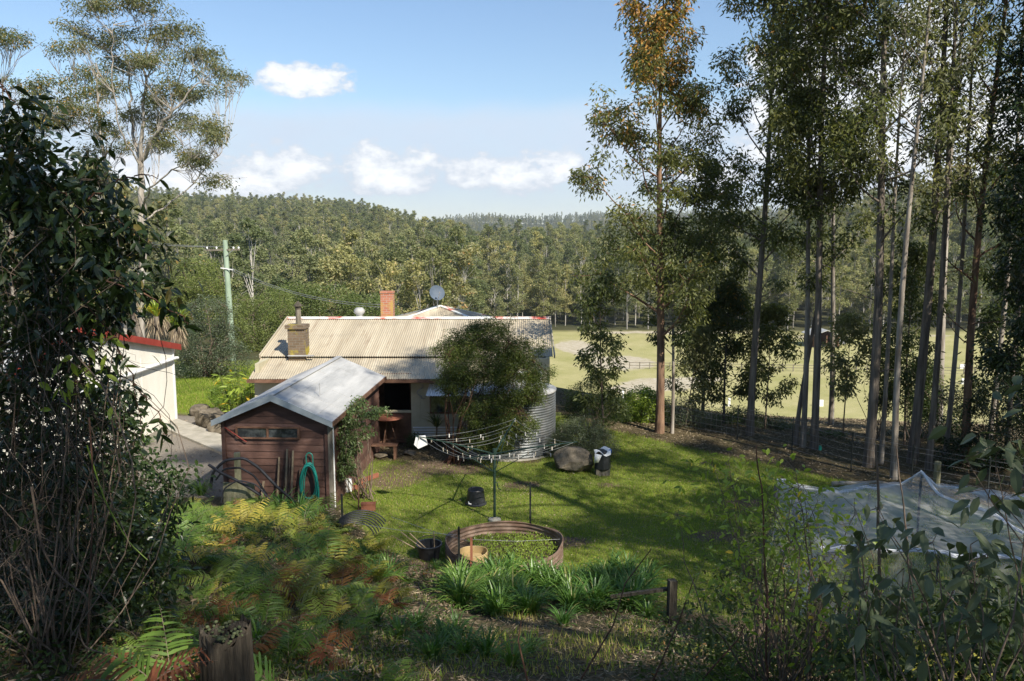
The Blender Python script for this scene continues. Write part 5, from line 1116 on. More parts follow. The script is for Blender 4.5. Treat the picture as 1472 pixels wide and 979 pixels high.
# ------------------------------------------------------------------ small things round the shed and lawn
def solo(g, name, m, org, label, cat, group=None, smooth=False):
    o = g.build(name, M[m], None, org=org, smooth=smooth); return setp(o, label, cat, group)
def shed_things():
    # hook and hose on the wall
    p = SL(.84, .14, 1.28); t = thing('garden_hose', 'teal garden hose hung in long loops on the shed wall', 'hose', p)
    g = Geo(); rs = np.random.RandomState(3)
    for k in range(9):
        w = .17+.05*rs.rand(); h = 1.08+.22*rs.rand() if k < 6 else .8; a = np.linspace(0, 2*math.pi, 40); x = .84+w*np.sin(a)*(1-.15*np.cos(a))+.02*rs.normal(); z = 1.28-h/2-.02*k*.3+h/2*np.cos(a)+.0; y = .11-.015*k+.008*np.sin(3*a)
        g.tube(np.array([SL(x[i], y, z[i]) if np.isscalar(y) else SL(x[i], y[i], z[i]) for i in range(40)]), .0115, 6)
    g.build('hose_coil', M['teal'], t, smooth=True)
    a = np.linspace(0, math.pi, 14); hk = [SL(.76, .12, 1.2)]+[SL(.84-.08*math.cos(x), .1, 1.42+.1*math.sin(x)) for x in a]+[SL(.92, .12, 1.2)]
    Geo().tube(hk, .014, 6).build('hook', M['teal'], t)
    # stakes leaning on the wall
    for i, (dx, h, w, lab) in enumerate([(.10,1.22,.035,'leftmost timber stake leaning on the shed wall'),(.245,1.0,.03,'short timber stake, second from the left on the shed wall'),(.30,1.42,.042,'tallest timber stake leaning on the shed wall'),(.36,1.2,.03,'timber stake close right of the tallest one on the shed wall'),(.44,1.38,.042,'tall pale stake right of centre on the shed wall'),(.60,.95,.035,'rightmost short stake, next to the teal hose'),(-.30,.62,.05,'stubby board leaning at the left of the stakes')]):
        a = SL(dx-.03, -.05, .25); b = SL(dx, .14, .18+h); solo(Geo().beam(a, b, w, .03), 'timber_stake', 'dead_stem' if i % 2 else 'straw', a, lab, 'stake')
    p = SL(.47, -.1, .38); solo(Geo().lathe([(0, .07), (.06, .05), (.07, 0), (.05, -.05), (0, -.06)], 12, p), 'orange_float', 'orange', p, 'small orange plastic object among the stakes by the shed', 'garden oddment')
    # fence post and board
    b = W(343, 700, 17.6); b[2] = gz(b[0], b[1]); solo(Geo().box(b+(0, 0, .65), (.13, .12, 1.5), rz=.2), 'fence_post', 'timber_moss', b, 'lichen-covered square timber post at the left corner of the shed', 'post')
    b = W(360, 720, 17.3); b[2] = gz(b[0], b[1]); solo(Geo().box(b+(-.25, 0, .45), (.75, .04, .5), rz=-.15), 'pale_board', 'timber_moss', b, 'low weathered board panel leaning by the lichen-covered post', 'board')
    # black poly pipes
    rs = np.random.RandomState(6)
    def pp(pts, Y, lab, r=.032):
        P = [W(x, y, Y+dy) for x, y, dy in pts]; n = len(P); u = np.linspace(0, n-1, n*5)
        Q = np.c_[[np.interp(u, range(n), [p[k] for p in P]) for k in range(3)]].T
        for _ in range(2): Q[1:-1] = (Q[:-2]+Q[1:-1]*2+Q[2:])/4
        solo(Geo().tube(Q, r, 8), 'poly_pipe', 'poly', Q[0], lab, 'pipe', smooth=True)
    pp([(303,704,0), (305,680,0), (322,662,0), (350,658,.1), (372,672,.2), (398,700,.2), (425,722,.3)], 16.6, 'thick black pipe arching highest over the ferns beside the shed')
    pp([(300,668,0), (318,680,-.1), (345,693,-.1), (375,712,-.1)], 16.4, 'black pipe lying in front of the arched one beside the shed')
    pp([(310,690,0), (322,674,0), (345,672,0), (366,684,.1), (384,712,.1)], 16.7, 'thin dark pipe behind the arched one beside the shed', .022)
    pp([(318,722,0), (322,702,0), (342,690,0), (368,696,0), (388,718,0)], 16.2, 'loop of black pipe low among the ferns by the shed', .016)
    # rocks beside the path
    def rock(px, py, sx, sy, sz, seed, lab, nm='rock', z=None, Y=None, m='rock'):
        p = G(px, py, 0); p[2] = gz(p[0], p[1]); r = np.random.RandomState(seed); g = Geo(); k = r.normal(size=(9, 3)); k = unit(k); o = r.uniform(.72, .98, 9)
        def f(u, v):
            a = u*2*math.pi; b_ = (v-.5)*math.pi; d = np.c_[np.cos(a)*np.cos(b_), np.sin(a)*np.cos(b_), np.sin(b_)]; q = np.ones(len(a))
            for kk, oo in zip(k, o):
                dt = d@kk; q = np.where(dt > .25, np.minimum(q, oo*.86/np.maximum(dt, .05)), q)
            q = q*(1+.02*vnoise(d[:, 0]*6, d[:, 2]*6+d[:, 1]*3, seed)); return p+d*q[:, None]*np.array([sx, sy, sz])+np.array([0, 0, sz*.62])
        g.grid(f, 40, 24); solo(g, nm, m, p, lab, 'boulder' if nm == 'boulder' else 'rock')
    rock(823, 677, .62, .5, .42, 3, 'big rounded sandstone boulder on the lawn in front of the water tank', 'boulder')
    rock(303, 612, .6, .5, .45, 5, 'grey rock beside the concrete path just left of the shed'); rock(320, 622, .5, .4, .3, 6, 'lower dark rock under the shed eave'); rock(288, 596, .4, .35, .28, 7, 'pale rock at the edge of the far grass beyond the path')
    rock(345, 640, .35, .3, .2, 8, 'small rock at the foot of the left shed wall')
    rock(517, 660, .22, .18, .12, 9, 'small edging stone by the verandah opening'); rock(548, 657, .25, .2, .12, 10, 'edging stone in front of the low half wall'); rock(590, 655, .22, .18, .1, 12, 'edging stone near the cream wall corner')
    # compost bin
    b = G(866, 682); t = thing('compost_bin', 'squat black compost bin on a grey block on the lawn', 'compost bin', b)
    Geo().lathe([(.21, .16), (.235, .2), (.20, .66), (.17, .70), (0, .72)], 8, b).build('body', M['black'], t); Geo().box(b+(0, 0, .09), (.38, .32, .18)).build('base', M['timber_grey'], t)
    g = Geo(); g.grid(lambda u, v: np.c_[b[0]-.24+u*.44, b[1]-.22+v*.40, b[2]+.70+.05*np.sin(u*7+v*3)-.22*np.maximum(0, .25-u)-.45*np.maximum(0, .22-v)*u+.02*np.sin(v*15)], 22, 18)
    g.prism([b+(-.24,-.2,.66), b+(-.05,-.25,.62), b+(-.14,-.26,.42), b+(-.26,-.24,.40)], (0, .02, 0))
    solo(g, 'white_bag', 'white', b+(0, 0, .7), 'crumpled white plastic sack draped over the compost bin', 'bag', smooth=True)
    p = b+(.17, -.15, .66); solo(Geo().prism([p+(0, 0, 0.01), p+(.055, .0, -.0), p+(.06, 0, .07), p+(.0, 0, .08)], (0, .15, 0)), 'blue_packet', 'blue', p, 'bright blue packet on the right of the white sack on the compost bin', 'packet')
    # upturned tub
    b = G(684, 724); t = thing('upturned_tub', 'black plastic tub turned upside down on the lawn', 'tub', b)
    Geo().lathe([(.255, 0), (.27, .0), (.27, .03), (.245, .05), (.20, .36), (.185, .385), (.17, .37), (0, .37)], 32, b).build('body', M['black'], t, smooth=False)
    Geo().tube([b+(-.17, -.2, .12), b+(-.16, -.24, .08), b+(-.1, -.24, .07)], .012, 6).build('handle', M['white'], t)
    # pot saucer, trough, brick edging at left of the lawn
    b = G(525, 733); solo(Geo().box(b+(.08, 0, .08), (.34, .16, .16), rz=.1).box(b+(.08, 0, .165), (.36, .18, .02), rz=.1), 'terracotta_trough', 'terracotta', b, 'small terracotta trough on the lawn beside a short stake', 'planter')
    solo(Geo().tube([b+(-.16, 0, 0), b+(-.15, 0, .62)], .022, 6), 'short_stake', 'timber_brown', b, 'short brown stake standing beside the terracotta trough', 'stake')
    for i, (x, y, rz, lab) in enumerate([(505,704,.5,'near length of rusty timber edging by the climber'),(530,690,1.0,'far length of rusty timber edging by the climber')]):
        q = G(x, y); solo(Geo().box(q+(0, 0, .05), (.75, .06, .12), rz=rz), 'timber_edging', 'terracotta', q, lab, 'garden edging')
    b = G(501, 706); solo(Geo().lathe([(.0, .34), (.09, .33), (.11, .2), (.09, 0)], 14, b), 'white_container', 'white', b, 'white container half hidden under the climber by the shed', 'container')
    # table and chairs shapes in the verandah shade
    b = np.array([-3.9, 24.2, 0.]); t = thing('garden_table', 'round reddish-brown table in the shade of the verandah', 'table', b)
    Geo().lathe([(.0, 1.0), (.48, 1.0), (.5, .98), (.48, .96), (0, .95)], 24, b).build('table_top', M['terracotta'], t)
    for i in range(3): a = i*2.1; Geo().tube([b+(.05*math.cos(a), .05*math.sin(a), .96), b+(.3*math.cos(a), .3*math.sin(a), 0)], .02, 6).build('leg', M['timber_brown'], t)
    b = G(548, 662); t = thing('garden_bench', 'low brown slatted bench in front of the verandah half wall', 'bench', b)
    for i in range(3): Geo().box(b+(.0, .05+i*.12, .44), (.95, .09, .03)).build('seat_slat', M['timber_brown'], t)
    for sx in (-.4, .4): Geo().box(b+(sx, .17, .21), (.06, .34, .42)).build('leg', M['timber_brown'], t)
    # pale star picket posts
    for i, (px, py, h, lab) in enumerate([(762,757,1.08,'black star picket standing behind the round garden bed'),(660,832,1.0,'black star picket at the left front of the round garden bed'),(493,782,.85,'black star picket by the coiled black pipe')]):
        b = G(px, py); b[2] = gz(b[0], b[1]); g = Geo()
        for a in (0, 2.09, 4.19): g.beam(b+(.012*math.cos(a), .012*math.sin(a), -.1), b+(.012*math.cos(a), .012*math.sin(a), h), .022, .012)
        solo(g, 'star_picket', 'picket', b, lab, 'star picket')
    b = BED+(-.62, -1.0, 0); solo(Geo().box(b+(0, 0, .36), (.045, .03, 1.05)), 'pink_stake', 'terracotta', b, 'faded pinkish stake at the left front of the round garden bed', 'stake')
    for i, (a, b_) in enumerate([(BED+(-.62, -1., .85), BED+(1.15, .1, .42)), (BED+(-.6, -1., .8), BED+(-2.5, 1.2, .5)), (BED+(-.9, -.9, .9), BED+(-3.2, .3, .7))]):
        solo(Geo().tube([a, (a+b_)/2-(0, 0, .04), b_], .004, 4, cap=False), 'string_line', 'wire', a, ['thin string crossing over the round garden bed', 'thin string from the pink stake towards the lawn', 'thin string from the garden bed towards the coiled pipe'][i], 'string')
    # bucket with sticks
    b = G(617, 806); t = thing('black_bucket', 'black rubber bucket holding garden stakes beside the round bed', 'bucket', b)
    Geo().lathe([(0, .02), (.19, .02), (.25, .34), (.275, .35), (.275, .37), (.24, .37), (.18, .05), (0, .05)], 28, b).build('body', M['black'], t)
    a = np.linspace(0, math.pi, 12); Geo().tube([b+(.26*math.cos(x), .05+.1*math.sin(x), .36+.12*math.sin(x)) for x in a], .008, 5).build('handle', M['black'], t)
    for i, (dx, dy, dz, l, lab) in enumerate([(-.85,-.15,.55,.95,'longest pale stick leaning left out of the black bucket'),(-.7,-.1,.62,.85,'second pale stick leaning left out of the black bucket'),(-.5,-.2,.6,.75,'short stick in the black bucket'),(-.05,.1,1.,.5,'upright pale stick in the black bucket')]):
        d = unit(np.array([dx, dy, dz])); p = b+(.05+.02*i, .03*i, .08); solo(Geo().tube([p, p+d*l], .012, 6), 'stick', 'straw', p, lab, 'stick')
    # coil of black pipe
    b = G(512, 790); b[2] = gz(b[0], b[1]); g = Geo()
    for k in range(7):
        a = np.linspace(.15+.06*k, math.pi*1.02, 22); r = .48+.028*k; g.tube(np.c_[b[0]-.08+r*np.cos(a)*.95+.02*k, b[1]+.05*k+.15*np.cos(a), b[2]-.02+r*np.sin(a)*.9], .014, 6)
    solo(g, 'pipe_coil', 'black', b, 'coil of thin black pipe standing in an arch at the edge of the fern bank', 'pipe coil', smooth=True)
shed_things()

# ------------------------------------------------------------------ fences, paddock, barn
def wire_fence():
    pts = [(2.6, 29.3), (3.6, 28.2), (5.6, 27.0), (7.4, 25.2), (8.6, 23.5), (9.6, 21.6), (10.6, 20.2), (11.9, 19.), (13.5, 17.8), (15.5, 16.5)]
    t = thing('wire_fence', 'low wire fence on thin star pickets along the far edge of the lawn', 'fence', (pts[0][0], pts[0][1], gz(*pts[0])))
    P = np.array([(x, y, gz(x, y)) for x, y in pts])
    for p in P: Geo().beam(p-(0, 0, .2), p+(0, 0, 1.15), .03, .03).build('picket', M['picket'], t)
    for k, h in enumerate((.15, .35, .55, .75, .95, 1.08)): Geo().tube(P+(0, 0, h), .003, 4, cap=False).build('wire', M['wire'], t)
    g = Geo()
    for i in range(3):
        for u in np.linspace(0, 1, 14): q = P[i]+(P[i+1]-P[i])*u; g.tube([q+(0, 0, .1), q+(0, 0, .96)], .003, 3, cap=False)
    g.build('mesh_stay', M['wire'], t)
    # paddock fence
    a = G(905, 530, -17.); b = G(1560, 541, -17.); n = 44; t = thing('paddock_fence', 'long low post and rail fence crossing the pale paddock', 'fence', a); g = Geo()
    for i in range(n):
        q = a+(b-a)*i/(n-1); q[2] = gz(q[0], q[1]); Geo().box(q+(0, 0, .6), (.14, .14, 1.3)).build('post', M['timber_grey'], t)
    Q = np.array([[*(a+(b-a)*u)[:2], gz(*(a+(b-a)*u)[:2])] for u in np.linspace(0, 1, 60)])
    for h in (1.15, .65): Geo().tube(Q+(0, 0, h), .05, 4, cap=False).build('rail', M['timber_grey'], t)
    # barn
    b = G(1180, 497, -17.); b[2] = gz(b[0], b[1]); t = thing('barn', 'small dark open-fronted barn with a white roof at the far end of the paddock', 'barn', b)
    g = Geo(); g.box(b+(0, 3, 1.4), (5.2, .2, 2.8)); g.box(b+(-2.6, 0, 1.4), (.2, 6, 2.8)); g.box(b+(2.6, 0, 1.4), (.2, 6, 2.8)); g.build('wall', M['timber_brown'], t)
    g = Geo(); g.prism([b+(-3.2, -3.3, 2.5), b+(0, -3.3, 3.7), b+(3.2, -3.3, 2.5), b+(3.2, -3.3, 2.62), b+(0, -3.3, 3.85), b+(-3.2, -3.3, 2.62)], (0, 6.8, 0)); g.build('roof', M['galv'], t)
    for dx in (-2.5, 0, 2.5): Geo().box(b+(dx, -3, 1.3), (.2, .2, 2.6)).build('post', M['timber_brown'], t)
    b = G(1205, 494, -17.); b[2] = gz(b[0], b[1]); solo(Geo().box(b+(0, 0, .5), (2.6, 1.2, 1.0), top=(.9, .8)), 'white_trough', 'white', b, 'pale trough standing right of the dark barn', 'trough')
    for i, (px, py, w, h, lab) in enumerate([(1178,584,1.0,.9,'small white marker box low in the paddock left of the thick trunk'),(895,575,.28,1.5,'short white post on the sandy patch right of the tank'),(1386,530,1.6,.8,'white board low in the paddock beside the rust-barked trunk'),(1388,552,1.4,.9,'lower white board in the paddock beside the rust-barked trunk'),(1048,584,.3,1.2,'short white post beside the bushy small dark tree')]):
        b = G(px, py, -17.); b[2] = gz(b[0], b[1]); solo(Geo().box(b+(0, 0, h/2), (w, .25, h)), 'white_marker', 'white', b, lab, 'marker')
wire_fence()

# ------------------------------------------------------------------ netted enclosure
def enclosure():
    # corners: far left, far right, near right, near left
    c = [np.array(p, float) for p in ((5.75, 16.5, 0), (11.6, 15.9, 0), (9.6, 11.6, 0), (5.2, 12.6, 0))]
    for p in c: p[2] = gz(p[0], p[1])
    H = 1.38; t = thing('netted_enclosure', 'vegetable plot draped in translucent white bird netting', 'netted plot', c[0])
    def P(u, v):   # u across, v towards the viewer
        top = c[0][None]*((1-u)*(1-v))[:, None]+c[1][None]*(u*(1-v))[:, None]+c[2][None]*(u*v)[:, None]+c[3][None]*((1-u)*v)[:, None]; return top
    rs = np.random.RandomState(8)
    def top(u, v):
        q = P(u, v); sag = .22*np.sin(np.pi*np.clip(v, 0, 1))*(.6+.4*np.sin(u*9)**2)+.20*np.sin(u*np.pi*3)**2*(1-v)*.6
        wr = .06*vnoise(q[:, 0]*4, q[:, 1]*1.6, 4)+.03*vnoise(q[:, 0]*13, q[:, 1]*4, 6)
        sp = .42*np.exp(-(((u-.50)/.045)**2+((v-.03)/.10)**2)**.6)
        q[:, 2] += H-sag+wr+sp-.25*np.clip(u-.6, 0, 1)*v; return q
    g = Geo(); g.grid(top, 110, 80)
    def side(u0, v0, u1, v1, out):
        def f(u, v):
            uu = u0+(u1-u0)*u; vv = v0+(v1-v0)*u; q = top(uu, vv); base = P(uu, vv); z = q[:, 2]; q[:, 2] = z*(1-v)+(base[:, 2]-.0)*v
            k = .06*np.sin(u*46+np.sin(u*13)*2)*(.25+v)+.03*vnoise(u*20, v*5, 3); q[:, :2] += np.array(out)[None]*(k+.28*v**2)[:, None]; return q
        return f
    for a in ((0, 0, 1, 0, (0, .6)), (0, 1, 1, 1, (.0, -1)), (0, 0, 0, 1, (-.6, 0)), (1, 0, 1, 1, (1, 0))): g.grid(side(*a), 120, 14)
    g.build('netting', M['net'], t, smooth=True)
    for (u0, v0, u1, v1, w, k) in ((0, 0, .5, .02, .05, 1), (.5, .02, 1, 0, .06, 2), (.5, .02, .98, .9, .09, 3), (0, .96, 1, 1, .05, 4)):     # gathered folds
        u = np.linspace(0, 1, 60); q = top(u0+(u1-u0)*u, v0+(v1-v0)*u); q[:, 2] += .012-.10*np.sin(u*np.pi)*(k < 3); q[:, 1] += .03*np.sin(u*21+k)
        g = Geo()
        for j in range(5): g.tube(q+np.c_[.02*np.sin(u*30+j), w*.4*np.sin(u*17+j*1.3), .02*np.sin(u*26+j*2)], .011+.006*np.sin(u*12+j), 5, cap=False)
        g.build('gathered_fold', M['net_fold'], t, smooth=True)
    for (u, v, h, w, m) in [(0,0,1.25,.1,'timber_grey'),(.06,.05,1.2,.1,'timber_grey'),(1,0,1.2,.05,'picket'),(1,1,1.05,.05,'picket'),(0,1,1.2,.05,'picket'),(.33,0,1.1,.04,'metal'),(.50,.03,1.58,.035,'picket'),(.45,1,1.25,.04,'picket'),(.5,.5,.9,.035,'picket'),(0,.5,1.2,.05,'picket')]:
        q = P(np.array([u]), np.array([v]))[0]; q[2] = gz(q[0], q[1]); Geo().box(q+(0, 0, h/2-.05), (w, w, h+.1)).build('post', M[m], t)
    for (u0, v0, u1, v1) in ((0, 0, 1, 0), (0, 0, 0, 1)):
        a = P(np.array([u0]), np.array([v0]))[0]; b = P(np.array([u1]), np.array([v1]))[0]; g = Geo()
        for h in (.15, .4, .65, .9): g.tube([a+(0, 0.05, h), b+(0, .05, h)], .005, 4, cap=False)
        g.build('mesh_wire', M['wire'], t)
    # things in and round it
    q = G(1152, 765); solo(Geo().lathe([(0, .0), (.13, .0), (.17, .3), (.18, .31)], 16, (q[0]+.1, 15.4, .02)), 'blue_pot', 'solar', (q[0]+.1, 15.4, 0), 'small blue pot behind the net at its left end', 'pot')
    q = np.array([6.7, 12.2, gz(6.7, 12.2)]); solo(Geo().beam(q, q+(.05, 0, .95), .05, .02), 'orange_stake', 'terracotta', q, 'orange-red stake in front of the netted plot', 'stake')
    q = G(1318, 705); q[2] = gz(q[0], q[1]); solo(Geo().lathe([(.09, -.1), (.08, .75), (0, .78)], 9, (q[0]+.5, q[1], q[2])), 'cut_stump', 'timber_moss', (q[0]+.5, q[1], q[2]), 'pale cut stump standing beyond the netting under the gums', 'stump')
    q = G(1250, 700); q[2] = gz(q[0], q[1]); solo(Geo().tube(curve(q+(-1, 0, .1), (1, .1, .02), 1.9, 8, np.random.RandomState(3), .12, 0), [.06,.055,.05,.045,.04,.04,.03,.02,.01], 7), 'fallen_branch', 'bark_pale', q, 'pale fallen branch on the ground just beyond the netting', 'branch')
    q = G(1178, 660); q[2] = gz(q[0], q[1]); solo(Geo().lathe([(0, .42), (.04, .4), (.05, .3), (.05, .28)], 8, q), 'teal_cap', 'teal', q, 'small teal cap on a picket at the far edge of the lawn', 'cap')
    # old fence post and rail below the drift
    b = W(965, 893, 12.3); b[2] = gz(b[0], b[1]); t = thing('old_fence_post', 'dark weathered post with a fallen rail right of the strap-leaved drift', 'post', b)
    Geo().box(b+(0, 0, .35), (.13, .12, .85), rz=.2).build('post', M['timber_dark'], t); Geo().beam(b+(-.05, .05, .60), b+(-.95, .4, .30), .08, .05).build('rail', M['timber_dark'], t)
enclosure()

# ------------------------------------------------------------------ stump, tangles, foreground shrubs
def foreground():
    rs = np.random.RandomState(33)
    # stump
    b = W(325, 975, 5.0); b[2] = gz(b[0], b[1]); t = thing('mossy_stump', 'old grey tree stump with a split mossy top at the bottom of the bank', 'stump', b); top = W(325, 905, 5.0)[2]; h = top-b[2]
    def f(u, v):
        a = u*2*math.pi; r = .155*(1+.10*np.sin(3*a+1)+.05*np.sin(7*a)+.02*np.sin(23*a))*(1.12-.12*v); return np.c_[b[0]+r*np.cos(a), b[1]+r*np.sin(a), b[2]-.3+v*(h+.3)+.05*v*np.sin(2*a+.5)+.02*v*np.sin(9*a)]
    g = Geo(); g.grid(f, 72, 14); g.grid(lambda u, v: np.c_[b[0]+.155*v*np.cos(u*6.2832)*(1+.10*np.sin(3*u*6.2832+1)), b[1]+.155*v*np.sin(u*6.2832)*(1+.10*np.sin(3*u*6.2832+1)), b[2]+h-.03+.05*v*np.sin(2*u*6.2832+.5)+.03*np.sin(v*9+u*20)], 60, 8)
    g.build('trunk', M['stump_wood'], t)
    g = Geo()
    for i in range(110):
        a = rs.uniform(0, 6.28); r = .15*rs.rand()**.4; c = b+np.array([r*math.cos(a), r*math.sin(a), h-.01+rs.uniform(-.03, .02)]); s = rs.uniform(.005, .016); g.lathe([(0, s*.8), (s*.7, s*.55), (s, 0), (s*.6, -s*.5)], 8, c, rs.rand())
    g.build('moss', M['lichen'], t, smooth=True)
    # dead vine tangle: hundreds of thin dry stems hanging and looping
    base = np.array([-2.9, 5.2, 0]); base[2] = gz(-2.9, 5.2); g = Geo()
    for i in range(170):
        Y = rs.uniform(4.9, 6.6); x0 = -60+190*rs.rand()**1.3; a = W(x0, rs.uniform(330, 640), Y); e = W(x0+rs.normal()*55+10, rs.uniform(640, 930), Y+rs.normal()*.3); e[2] = max(e[2], gz(e[0], e[1])+.02); n = 9
        u = np.linspace(0, 1, n+1)[:, None]; P = a+(e-a)*u; L = np.linalg.norm(e-a)
        w = np.cumsum(np.cumsum(rs.normal(size=(n+1, 3)), 0), 0)*L*.022; w -= w[:1]+(w[-1:]-w[:1])*u; w = np.clip(w, -.16*L, .16*L); P = P+w+np.sin(u*math.pi)*np.clip(rs.normal(size=(1, 3)), -1.5, 1.5)*L*.13
        g.tube(P, np.linspace(1, .6, n+1)*rs.uniform(.0015, .0042)*(2.2 if rs.rand() < .05 else 1), 4, t=rs.rand(), cap=False)
    for i in range(420):      # short crossing twigs and curls
        Y = rs.uniform(4.7, 6.4); a = W(-60+210*rs.rand()**1.1, rs.uniform(420, 900), Y); a[2] = max(a[2], gz(a[0], a[1])+.05); d = rs.normal(size=3)*np.array([1, .5, .9])
        g.tube(curve(a, d, rs.uniform(.25, .8), 7, rs, .35, -.25), np.linspace(1, .4, 8)*rs.uniform(.0012, .003), 3, t=rs.rand(), cap=False)
    o = g.build('dead_vine_tangle', M['dead_stem'], None, org=base, smooth=True); setp(o, 'tangle of dry brown vine stems hanging below the dark shrub at left', 'vine')
    # grey arching branches in front of the tangle
    for i, (pts, r, lab) in enumerate([([(45,700),(60,790),(85,830),(130,860),(112,900),(120,930),(150,940)],.012,'thick pale looping vine stem at lower left'),([(120,720),(100,790),(140,850),(170,880),(172,905)],.008,'thin pale vine stem curving beside the looping one'),([(128,600),(135,700),(128,860),(125,950)],.010,'reddish upright stem at lower left'),([(125,640),(150,720),(185,780),(212,805)],.009,'yellow-green vine shoot arching over the ferns'),([(205,790),(160,870),(170,830)],.005,'tiny grey twig near the end of the yellow-green shoot')]):
        P = np.array([W(x, y, 4.4+.15*i) for x, y in pts]); u = np.linspace(0, len(P)-1, len(P)*5); Q = np.c_[[np.interp(u, range(len(P)), P[:, k]) for k in range(3)]].T
        for _ in range(3): Q[1:-1] = (Q[:-2]+Q[1:-1]*2+Q[2:])/4
        r *= .6; solo(Geo().tube(Q, np.linspace(r, r*.5, len(Q)), 6), 'vine_stem', ('dead_stem', 'dead_stem', 'twig_red', 'shrub_bright', 'dead_stem')[i], Q[0], lab, 'vine', smooth=True)
    # the dark broad-leaved shrub
    def ell(px, py, Y, rx, ry, rz_): return (W(px, py, Y), (rx, ry, rz_))
    ells = [ell(40,250,5.6,.55,.6,.42), ell(90,330,5.5,.62,.6,.40), ell(140,380,5.4,.45,.5,.36), ell(-20,330,5.6,.6,.6,.7), ell(60,420,5.4,.6,.6,.4), ell(190,415,5.2,.24,.35,.16), ell(20,170,5.7,.28,.3,.26), ell(110,455,5.3,.4,.5,.22), ell(0,480,5.6,.4,.5,.4), ell(90,270,5.5,.4,.4,.3), ell(160,340,5.4,.25,.3,.25), ell(50,520,5.4,.5,.5,.35), ell(10,600,5.4,.45,.5,.4), ell(40,690,5.4,.4,.4,.3)]
    base = np.array([-3.55, 5.7, 0]); base[2] = gz(-3.55, 5.7)
    gs, gl = bush(150, base, ells, nstem=24, per=12, rad=.15, lsz=(.080, .040), r=.008, nclump=500, droop=.5, fold=True, young=.03, shell=.3, twigs=3)
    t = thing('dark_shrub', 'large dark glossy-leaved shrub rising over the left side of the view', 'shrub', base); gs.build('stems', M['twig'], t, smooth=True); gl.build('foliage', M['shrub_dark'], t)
    # sprays hanging off it in front of the garage and the grass palm
    sprays = [([(150,400),(200,420),(235,440),(262,455),(270,470)],26,'shrub_dark','dark leafy spray reaching right over the grass palm'),([(120,430),(170,500),(190,545),(200,600),(205,640)],22,'shrub_dark','thin leafy vine hanging in front of the white garage wall'),([(190,545),(215,580),(235,610),(240,625)],12,'shrub_dark','short dangling vine tip before the right end of the garage wall'),
        ([(60,260),(110,290),(160,310),(195,335)],18,'shrub_dark','leafy twig pointing right above the dark shrub'),([(170,480),(140,500),(120,540),(100,560)],40,'shrub_bright','bright green leafy spray left of the garage wall'),([(0,120),(15,140),(30,160)],8,'shrub_dark','leafy shoot tip at the left edge above the dark shrub'),([(120,290),(170,262),(205,250),(226,252)],7,'shrub_dark','thin bare vine reaching across the trunk of the spreading gum')]
    for i, (pts, n, lf, lab) in enumerate(sprays):
        P = np.array([W(x, y, 5.0+.12*(i % 4)) for x, y in pts]); u = np.linspace(0, len(P)-1, 20); Q = np.c_[[np.interp(u, range(len(P)), P[:, k]) for k in range(3)]].T+rs.normal(size=(20, 3))*.01
        t = thing('leafy_spray', lab, 'vine', Q[0]); Geo().tube(Q, np.linspace(.007, .003, 20), 4, cap=False).build('stem', M['twig_red'], t); g = Geo(); k = rs.uniform(2, 19, n); C = np.c_[[np.interp(k, range(20), Q[:, j]) for j in range(3)]].T+rs.normal(size=(n, 3))*(.09 if lf == 'shrub_bright' else .02)
        D = rs.normal(size=(n, 3))*np.array([1, .6, .4])-np.array([0, 0, .5]); leaf_fold(g, C, D, rs.uniform(.07, .12, n), rs.uniform(.03, .05, n), rs.uniform(.1, .8, n), rs, .3); g.build('leaves', M[lf], t)
    # leafy bush low in front of the garage
    def low(nm, lab, px, py, Y, ells, lf, **k):
        b = W(px, py, Y); b[2] = gz(b[0], b[1]); plant_bush(nm, lab, 'shrub', b, ells, leaf=lf, **k)
    low('shrub', 'dark leafy bush low in front of the garage wall', 175, 640, 9., [ell(165,585,9.,.25,.4,.25), ell(135,610,9.,.4,.4,.3), ell(185,625,9.,.2,.3,.15)], 'shrub_dark', seed=151, nclump=80, per=14, rad=.15, lsz=(.085, .045), fold=True, nstem=24, r=.012)
    low('shrub', 'mixed green undergrowth below the dark leafy bush at left', 190, 760, 9., [ell(160,690,8.8,.7,.6,.35), ell(230,700,9.2,.5,.5,.25), ell(120,740,8,.7,.6,.35), ell(190,760,8,.5,.5,.3)], 'shrub_mid', seed=152, nclump=240, per=16, rad=.16, lsz=(.08, .04), fold=True, nstem=34, r=.009)
    low('shrub', 'dense dark undergrowth under the dry vine tangle', 100, 860, 6.5, [ell(40,560,6.8,.8,.4,.6), ell(20,680,6.8,.9,.4,.5), ell(110,660,6.8,.35,.4,.4), ell(60,760,6.6,1.0,.5,.5), ell(150,800,6.8,.6,.5,.4), ell(60,860,6.2,.8,.4,.35), ell(190,850,6.6,.4,.4,.25)], 'shrub_dark', seed=153, nclump=620, per=16, rad=.17, lsz=(.075, .035), fold=True, nstem=34, r=.009)
    # right: light shrub with small bright leaves
    low('light_shrub', 'open shrub with small bright yellow-green leaves and thin stems right of centre', 1135, 960, 6.0,
        [ell(1125,735,6.,.42,.5,.45), ell(1060,700,6.1,.45,.4,.25), ell(1180,720,5.9,.3,.4,.28), ell(1130,860,6,.5,.5,.45), ell(1020,760,6.1,.4,.4,.15), ell(1060,840,6.,.35,.4,.3), ell(1200,800,5.9,.35,.4,.3), ell(1095,670,6.,.15,.2,.18), ell(1215,850,5.9,.35,.4,.3)], 'shrub_lime', bark='twig', seed=154, nclump=260, per=5, rad=.12, lsz=(.062, .03), fold=True, nstem=44, r=.009, young=.03, droop=.1, stemk=6, twigs=3)
